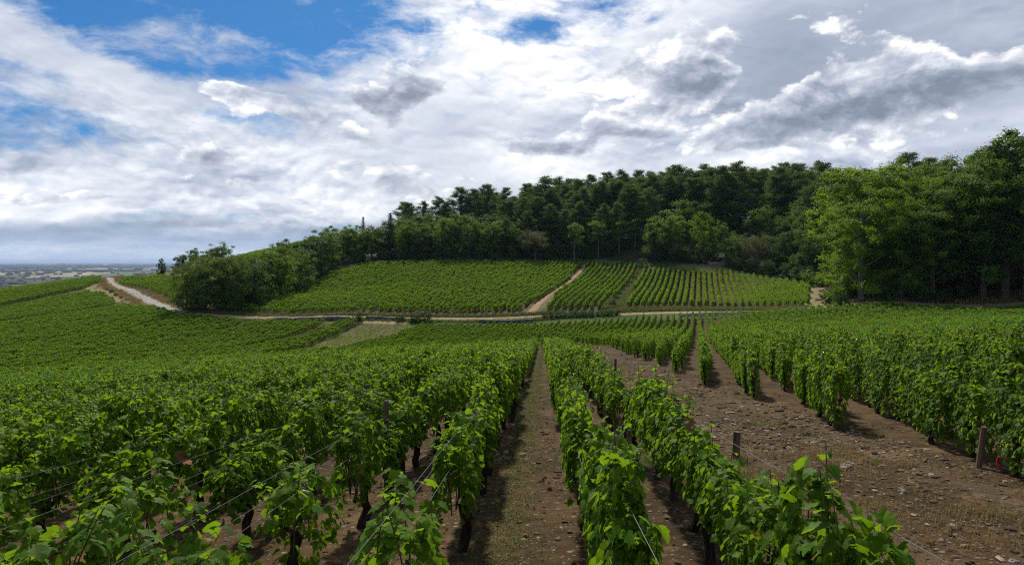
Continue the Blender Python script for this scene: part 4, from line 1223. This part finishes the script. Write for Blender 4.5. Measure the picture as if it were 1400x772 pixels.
f = (if_[None] + (np.arange(ns) * len(iv))[:, None, None]).reshape(-1, 3)
m, q = new_mat('gravel')
geo = q.n('ShaderNodeNewGeometry'); tcx = q.n('ShaderNodeTexCoord')
cc = q.ramp(geo.outputs['Random Per Island'], [(0.0, (0.05, 0.033, 0.02)), (0.60, (0.11, 0.075, 0.045)), (0.85, (0.19, 0.14, 0.095)), (1.0, (0.32, 0.26, 0.20))])
finish(m, q, principled(q, cc, 0.9, 0.15, q.noise(tcx.outputs['Object'], 60, 3), 0.4, 0.005))
link('gravel', np_mesh('gravel', v.reshape(-1, 3), [f]), m, kind='stuff')
iv2, if2 = ico(3)
def stone(x, y, r, label, group=None):
    nn = np.array([mnoise.noise(Vector(p * 1.3) + Vector((x, y, 0))) for p in iv2]) * 0.45 + np.array([mnoise.noise(Vector(p * 3.5) + Vector((y, x, 0))) for p in iv2]) * 0.12
    vv = iv2 * (1 + nn)[:, None] * np.array([1.2, 0.9, 0.6]) * r
    o = link('stone', np_mesh('stone', vv, [if2], False), M_stone, label=label, category='stone')
    o.location = (x, y, h1(x, y) + r * 0.15); o.rotation_euler = (0.2, 0.1, rng.uniform(0, 6))
    if group: o['group'] = group
stone(3.85, 7.75, 0.075, 'large pale limestone lump on the bare strip by the right rows')
stone(3.98, 7.95, 0.05, 'smaller pale stone just right of the large limestone lump')
stone(3.55, 5.4, 0.05, 'flat pale stone in the dry grass of the strip')
for k in range(12):
    yy = rng.uniform(3.5, 16); stone(rng.uniform(2.6, 4.9) + 0.02 * yy, yy, rng.uniform(0.02, 0.04), 'small pale stone lying on the bare stony strip', 'pale stones on the strip')

# dry grass and weeds
def tufts(name, cx, cy, nb, spread, hgt, mat, flop=0.6, w=0.006):
    n = len(cx) * nb
    bx = np.repeat(cx, nb) + rng.normal(0, 1, n) * np.repeat(spread, nb); by = np.repeat(cy, nb) + rng.normal(0, 1, n) * np.repeat(spread, nb)
    bz = height(bx, by)
    a = rng.uniform(0, 6.28, n); L = hgt * rng.uniform(0.4, 1.2, n); fl = rng.uniform(0.2, 1.0, n) * flop
    ww = w * (0.7 + by / 14)
    d = np.stack([np.cos(a), np.sin(a), 0 * a], 1); s_ = np.stack([-np.sin(a), np.cos(a), 0 * a], 1)
    p0 = np.stack([bx, by, bz - 0.01], 1)
    up = np.array([0, 0, 1.0])
    p1 = p0 + (d * (fl * 0.35)[:, None] + up * 0.62) * L[:, None]
    p2 = p0 + (d * (fl * 1.1)[:, None] + up * (0.98 - 0.45 * fl)[:, None]) * L[:, None]
    v = np.stack([p0 - s_ * ww[:, None], p0 + s_ * ww[:, None], p1 + s_ * ww[:, None] * .7, p1 - s_ * ww[:, None] * .7, p2], 1).reshape(-1, 3)
    i = np.arange(n)[:, None] * 5
    return link(name, np_mesh(name, v, [i + [[0, 1, 2, 3]], i + [[3, 2, 4]]]), mat, kind='stuff')
M_dry = leaf_mat('dry_grass', (0.13, 0.088, 0.036), (0.28, 0.20, 0.09), 0.3, (0.38, 0.28, 0.11), 0.7, 0.15)
M_grass = leaf_mat('green_grass', (0.045, 0.075, 0.016), (0.12, 0.14, 0.035), 0.3, None, 0.6, 0.2)
cy_ = np.concatenate([rng.uniform(2.2, 9, 260), rng.uniform(5, 60, 330)])
pos_ = rng.random(len(cy_))
lo, hi = 1.75 + NDX * cy_, np.interp(cy_, [2, 10, 22, 45, 60], [5.4, 4.4, 4.6, 6.2, 6.8])
cx_a = lo + (hi - lo) * pos_ ** 1.7
keep = vnoise(cx_a * 3, cy_, 1.6, 21) > -0.25
tufts('dry_grass', cx_a[keep], cy_[keep], 42, np.full(keep.sum(), 0.10), 0.11, M_dry, 0.9, 0.0028)
gy_ = 2.2 + 82 * rng.random(1700) ** 1.5
tufts('aisle_grass', -0.30 + NDX * gy_ + rng.normal(0, 0.12, 1700), gy_, 22, np.full(1700, 0.09), 0.06, M_grass, 0.9, 0.0026)
pxs = rng.uniform(px(820, 120), px(890, 178), 6000); pys = rng.uniform(119, 179, 6000)
okp = in_poly(pxs, pys, UD((822, 119.5), (850, 119.2), (880, 174), (874, 178)))
tufts('slope_grass', pxs[okp], pys[okp], 24, np.full(okp.sum(), 0.4), 0.55, M_grass, 0.8, 0.005)
pxs = rng.uniform(px(830, 116), px(1105, 112), 2500); pys = rng.uniform(104, 119, 2500)
okp = in_poly(pxs, pys, UD((830, 115.8), (968, 112), (1100, 106.5), (1105, 112), (968, 117), (850, 118.8)))
tufts('track_bank_grass', pxs[okp], pys[okp], 24, np.full(okp.sum(), 0.4), 0.45, M_grass, 0.8, 0.005)
gw = rng.uniform(4, 40, 46)
tufts('strip_weeds', 2.2 + rng.random(46) * 2.6 + 0.06 * gw, gw, 26, np.full(46, 0.07), 0.10, M_grass, 0.9, 0.004)
vy = rng.uniform(120, 226, 700); ru = np.array(road_pts)[::-1]
vx = np.interp(vy, ru[:, 1], ru[:, 0]) + rng.choice([-1, 1], 700) * rng.uniform(1.6, 4.2, 700)
tufts('verge_grass', vx, vy, 30, np.full(700, 0.45), 0.5, M_dry, 0.8, 0.004)
gx2 = rng.uniform(px(250, 118), px(770, 116), 900); gy2 = 117.5 + rng.choice([-1, 1], 900) * rng.uniform(1.3, 2.6, 900)
tufts('track_grass', gx2, gy2, 24, np.full(900, 0.35), 0.40, M_grass, 0.8, 0.005)
wy = rng.uniform(60, 88, 160)
tufts('weeds', rng.uniform(5.4, 8.4, 160) - 0.06 * (wy - 60), wy, 30, np.full(160, 0.2), 0.22, M_grass, 0.8, 0.004)
by_ = rng.uniform(88, 104, 500); bx_ = px(rng.uniform(1140, 1480, 500), by_)
okb = band_ok = in_poly(bx_, by_, UD((1130, 103), (1180, 98.5), (1300, 94), (1500, 89.5), (1500, 96), (1300, 100), (1180, 104)))
tufts('tall_dry_grass', bx_[okb], by_[okb], 60, np.full(okb.sum(), 0.7), 0.8, M_dry, 0.7, 0.006)

# walls by the valley track
def wall(name, pts, hgt, th, mat, label, cat='stone wall'):
    pts = np.array(pts, float); b = MB()
    n = max(3, int(np.hypot(*(pts[-1] - pts[0])) / 1.0)); t = np.linspace(0, 1, n)
    L = np.concatenate([[0], np.cumsum(np.hypot(*np.diff(pts, axis=0).T))]); L /= L[-1]
    X, Y = np.interp(t, L, pts[:, 0]), np.interp(t, L, pts[:, 1])
    tx, ty = np.gradient(X), np.gradient(Y); l_ = np.hypot(tx, ty); nx_, ny_ = -ty / l_, tx / l_
    Z = height(X, Y); H_ = hgt * (1 + 0.12 * rng.uniform(-1, 1, n))
    prof = [(-th / 2, -0.4), (-th / 2 * 0.85, None), (th / 2 * 0.85, None), (th / 2, -0.4)]
    v = np.stack([np.stack([X + nx_ * o_, Y + ny_ * o_, Z + (H_ if zz is None else zz)], 1) for o_, zz in prof], 1)
    i = np.arange(n - 1)[:, None] * 4; j = np.arange(3)[None]
    qd = np.stack([i + j, i + j + 1, i + 4 + j + 1, i + 4 + j], -1).reshape(-1, 4)
    e0 = np.array([[0, 1, 2, 3]]); e1 = np.array([[3, 2, 1, 0]]) + (n - 1) * 4
    link(name, np_mesh(name, v.reshape(-1, 3), [qd, e0, e1]), mat, label=label, category=cat)
wall('stone_wall', UD((372, 115.6), (430, 115.6), (478, 115.6)), 0.55, 0.6, M_wallstone, 'low dark drystone wall along the track left of the young plot')
wall('stone_wall', UD((500, 116), (525, 116), (552, 115.8)), 0.5, 0.6, M_wallstone, 'low dark drystone wall between the bushes on the track')
wall('stone_wall', UD((655, 115), (700, 114.6), (728, 114.4)), 0.45, 0.6, M_wallstone, 'low dark wall below the foot of the clay path')
wall('stone_wall', UD((928, 107.2), (990, 105), (1050, 102.6), (1100, 100.6)), 0.5, 0.45, M_palewall, 'low pale stone wall glimpsed beyond the right vine rows')
wall('stone_wall', UD((968, 171), (985, 169), (1000, 167.6)), 0.9, 0.5, M_wallstone, 'short grey wall at the top corner of the right hill vineyard')
stone(px(975, 171), 170.2, 0.9, 'pale boulder at the wood edge above the right hill vineyard')
stone(px(1000, 168), 167.5, 0.7, 'pale upright boulder right of the larger one by the wood')

# coloured odds and ends in the vines
def lone_leaves(name, pos, label, mat, n, size, spread, cat='leaf'):
    pp = np.array(pos) + rng.normal(0, 1, (n, 3)) * spread
    nr = rng.normal(0, 0.5, (n, 3)) + np.array([0, -0.9, 0.35]); tp = rng.normal(0, 0.4, (n, 3)) + np.array([0, 0, -1.0])
    v, f, uv = place_leaves(pp - np.array(pos), nr, tp, rng.uniform(size * .8, size * 1.1, n), 0)
    o = link(name, np_mesh(name, v, [f], True, uv), mat, label=label, category=cat); o.location = pos
M_yel = plain_mat('yellow_leaf', (0.34, 0.24, 0.04), (0.22, 0.13, 0.04), 14, 0.6)
M_red = plain_mat('red_brown_leaf', (0.26, 0.06, 0.025), (0.16, 0.10, 0.03), 14, 0.6)
M_org = plain_mat('withered_leaf', (0.20, 0.075, 0.022), (0.10, 0.05, 0.02), 14, 0.8)
def at(u, v, D): return P3(u, v, D)
lone_leaves('yellow_leaf', at(370, 676, 4.8), 'yellowed grape leaf hanging by the wires in the left foreground', M_yel, 1, 0.125, 0.0)
lone_leaves('yellow_leaf', at(535, 613, 7.3), 'small bright yellow leaf low in the second left row', M_yel, 2, 0.09, 0.03)
lone_leaves('withered_leaves', at(238, 652, 4.9), 'withered orange cluster of leaves among the left foreground vines', M_org, 7, 0.065, np.array([0.04, 0.04, 0.13]), 'leaves')
lone_leaves('red_leaf', at(945, 574, 5.4), 'red-brown spotted leaf on the right foreground row', M_red, 1, 0.09, 0.0)
M_rib = plain_mat('red_ribbon', (0.42, 0.03, 0.03), (0.30, 0.02, 0.025), 30, 0.5)
M_pink = plain_mat('pink_strip', (0.36, 0.09, 0.14), (0.26, 0.06, 0.10), 30, 0.4)
M_white = plain_mat('white_plastic', (0.40, 0.40, 0.42), (0.30, 0.30, 0.31), 30, 0.35)
p0 = np.array(at(400, 682, 4.7))
cl = empty('vine_clip', p0, 0.3, label='pink and white plastic clip hooked on the lower trellis wire', category='clip')
b = MB(); t = np.linspace(0, 1, 7)
b.tube(np.stack([-0.035 + 0.045 * t, 0 * t, -0.05 + 0.06 * t + 0.012 * np.sin(t * 3)], 1), 0.009 * (1 - 0.35 * t), 8)
link('strip', b.mesh('strip'), M_pink, cl)
b = MB(); b.tube(np.stack([0.012 + 0.055 * t, 0 * t, 0.012 + 0.012 * np.sin(t * 3.1)], 1), 0.0095, 8); b.tube(np.stack([0.067 + 0 * t, 0 * t, 0.012 - 0.018 * t], 1), 0.006, 8)
link('hook', b.mesh('hook'), M_white, cl)
cl.scale = (1.35, 1.35, 1.35)
# fallen leaves on the soil
nd_ = 2600
fy = 2.2 + 26 * rng.random(nd_) ** 1.5; fx = rng.uniform(-6, 5.6, nd_) + NDX * fy
nr = rng.normal(0, 0.45, (nd_, 3)) + np.array([0, 0, 1.0]); tp = rng.normal(0, 1, (nd_, 3))
v, f, uv = place_leaves(np.stack([fx, fy, height(fx, fy) + 0.015], 1), nr, tp, rng.uniform(0.03, 0.065, nd_), 1)
link('fallen_leaves', np_mesh('fallen_leaves', v, [f]), leaf_mat('fallen_leaf', (0.07, 0.035, 0.015), (0.22, 0.12, 0.045), 0.1, None, 0.8, 0.1), kind='stuff')
b = MB(); t = np.linspace(0, 1, 8)
for sx_ in (-1, 1): b.tube(np.stack([sx_ * 0.02 * t, 0.02 * np.sin(t * 4), -0.16 * t], 1), 0.013 * (1 - 0.4 * t), 5)
o = link('red_ribbon', b.mesh('red_ribbon'), M_rib, label='red ribbon tied at the foot of the outermost right row', category='ribbon')
o.location = (5.06, 7.0, h1(5.06, 7.0) + 0.20); o.scale = (0.8, 0.8, 0.8)

# ------------------------------------------------------------------ the far plain: hedgerow woods and a village
nb = 5200
bd = 1300 * np.exp(rng.random(nb) * 2.3); bu = rng.uniform(-160, 420, nb)
bxp, byp = px(bu, bd), bd
cl_ = vnoise(bxp * 0.35, byp * 0.9, 420.0, 77)
kk = (cl_ > 0.18) | (rng.random(nb) < 0.10)
bxp, byp = bxp[kk], byp[kk]; nb = len(bxp)
bzp = height(bxp, byp)
rad = rng.uniform(7, 15, nb) * np.clip(byp / 3500, 0.8, 2.4)
shape = 1 + 0.30 * rng.uniform(-1, 1, (nb, len(iv)))
v = iv[None] * shape[..., None] * rad[:, None, None] * np.array([1.35, 1.35, 0.75]) + np.stack([bxp, byp, bzp + rad * 0.25], 1)[:, None]
f = (if_[None] + (np.arange(nb) * len(iv))[:, None, None]).reshape(-1, 3)
link('distant_woods', np_mesh('distant_woods', v.reshape(-1, 3), [f]), plain_mat('distant_wood', (0.016, 0.028, 0.012), (0.036, 0.055, 0.022), 0.05), kind='stuff')
M_hw = plain_mat('house_wall', (0.60, 0.57, 0.52), (0.72, 0.70, 0.66), 0.5)
M_hr = plain_mat('house_roof', (0.26, 0.14, 0.09), (0.34, 0.19, 0.13), 0.5)
hw_me = None
hs = [(42, 2350, 26), (52, 2400, 18), (61, 2300, 15), (70, 2450, 22), (80, 2350, 18), (92, 2420, 30), (105, 2380, 24), (118, 2480, 26), (88, 2600, 20), (66, 2620, 22), (126, 2700, 24), (12, 2500, 20), (25, 2700, 22)]
wb = MB(); wb.box((0, 0, 3.0), (1, 9, 8.0)); house_wall = wb.mesh('wall'); house_wall.materials.append(M_hw)
rb = MB(); rb.add([(-.52, -5, 7.02), (.52, -5, 7.02), (.52, 5, 7.02), (-.52, 5, 7.02), (-.52, 0, 10.2), (.52, 0, 10.2)], [(0, 3, 2, 1), (0, 1, 5, 4), (2, 3, 4, 5)], [(0, 4, 3), (1, 2, 5)])
house_roof = rb.mesh('roof'); house_roof.materials.append(M_hr)
for u, D, w in hs:
    x = px(u, D); o = empty('house', (x, D, h1(x, D)), rng.uniform(-.3, .3), label='tiny pale house of the distant village on the plain', category='house', group='houses of the distant village')
    o.scale = (w, 1.2, 1.2)
    for nm, d in (('wall', house_wall), ('roof', house_roof)):
        c = bpy.data.objects.new(nm, d); COL.objects.link(c); c.parent = o

# ------------------------------------------------------------------ the air
HAZE = True
if HAZE:
    hb = MB(); hb.box((0, 22000, (45.0 + PLAIN - 8) / 2), (60000, 50000, 45.0 - PLAIN + 8))
    m, q = new_mat('haze')
    pv = q.n('ShaderNodeVolumePrincipled'); pv.inputs['Color'].default_value = (0.48, 0.65, 0.95, 1); pv.inputs['Density'].default_value = 5e-5; pv.inputs['Anisotropy'].default_value = 0.2
    oo = q.n('ShaderNodeOutputMaterial'); q.nt.links.new(pv.outputs[0], oo.inputs['Volume'])
    link('haze', hb.mesh('haze'), m, kind='stuff')

# ------------------------------------------------------------------ words for the setting and the uncountable things
WORDS = {
    'ground': ('stony brown vineyard soil falling into a shallow valley and out to the plain', 'ground'),
    'gravel_road': ('pale gravel road winding up over the left ridge', 'road'), 'dry_grass_verge': ('dry grassy verge either side of the gravel road', 'verge'),
    'dirt_bank': ('bare dry bank left of the gravel road', 'bank'), 'dirt_track': ('pale dirt track along the valley floor and hill foot', 'track'),
    'clay_path': ('narrow clay path between vineyard plots', 'path'),
    'grapevines': ('massed green vine rows covering the valley and the hillside plots', 'grapevines'), 'gravel': ('loose stones and clods on the bare soil', 'gravel'),
    'dry_grass': ('straw-coloured grass on the bare strip', 'grass'), 'aisle_grass': ('thin green grass along the middle of the aisle', 'grass'),
    'slope_grass': ('rough green grass strip between the hill plots', 'grass'), 'track_bank_grass': ('green grass on the bank below the right hill plot', 'grass'),
    'strip_weeds': ('small green weeds on the stony strip', 'weeds'), 'verge_grass': ('dry tufts lining the gravel road', 'grass'), 'track_grass': ('green tufts lining the valley track', 'grass'),
    'weeds': ('weedy green tufts at the far end of the strip', 'weeds'), 'tall_dry_grass': ('tall dry grass at the foot of the right wood', 'grass'),
    'fallen_leaves': ('brown fallen leaves scattered on the soil', 'leaves'), 'distant_woods': ('dark hedges and woods far out on the plain', 'woods'), 'haze': ('faint blue haze over the plain', 'haze'),
}
for o in scene.objects:
    w_ = WORDS.get(o.name.split('.')[0])
    if o.parent is None and w_ and 'label' not in o: o['label'], o['category'] = w_
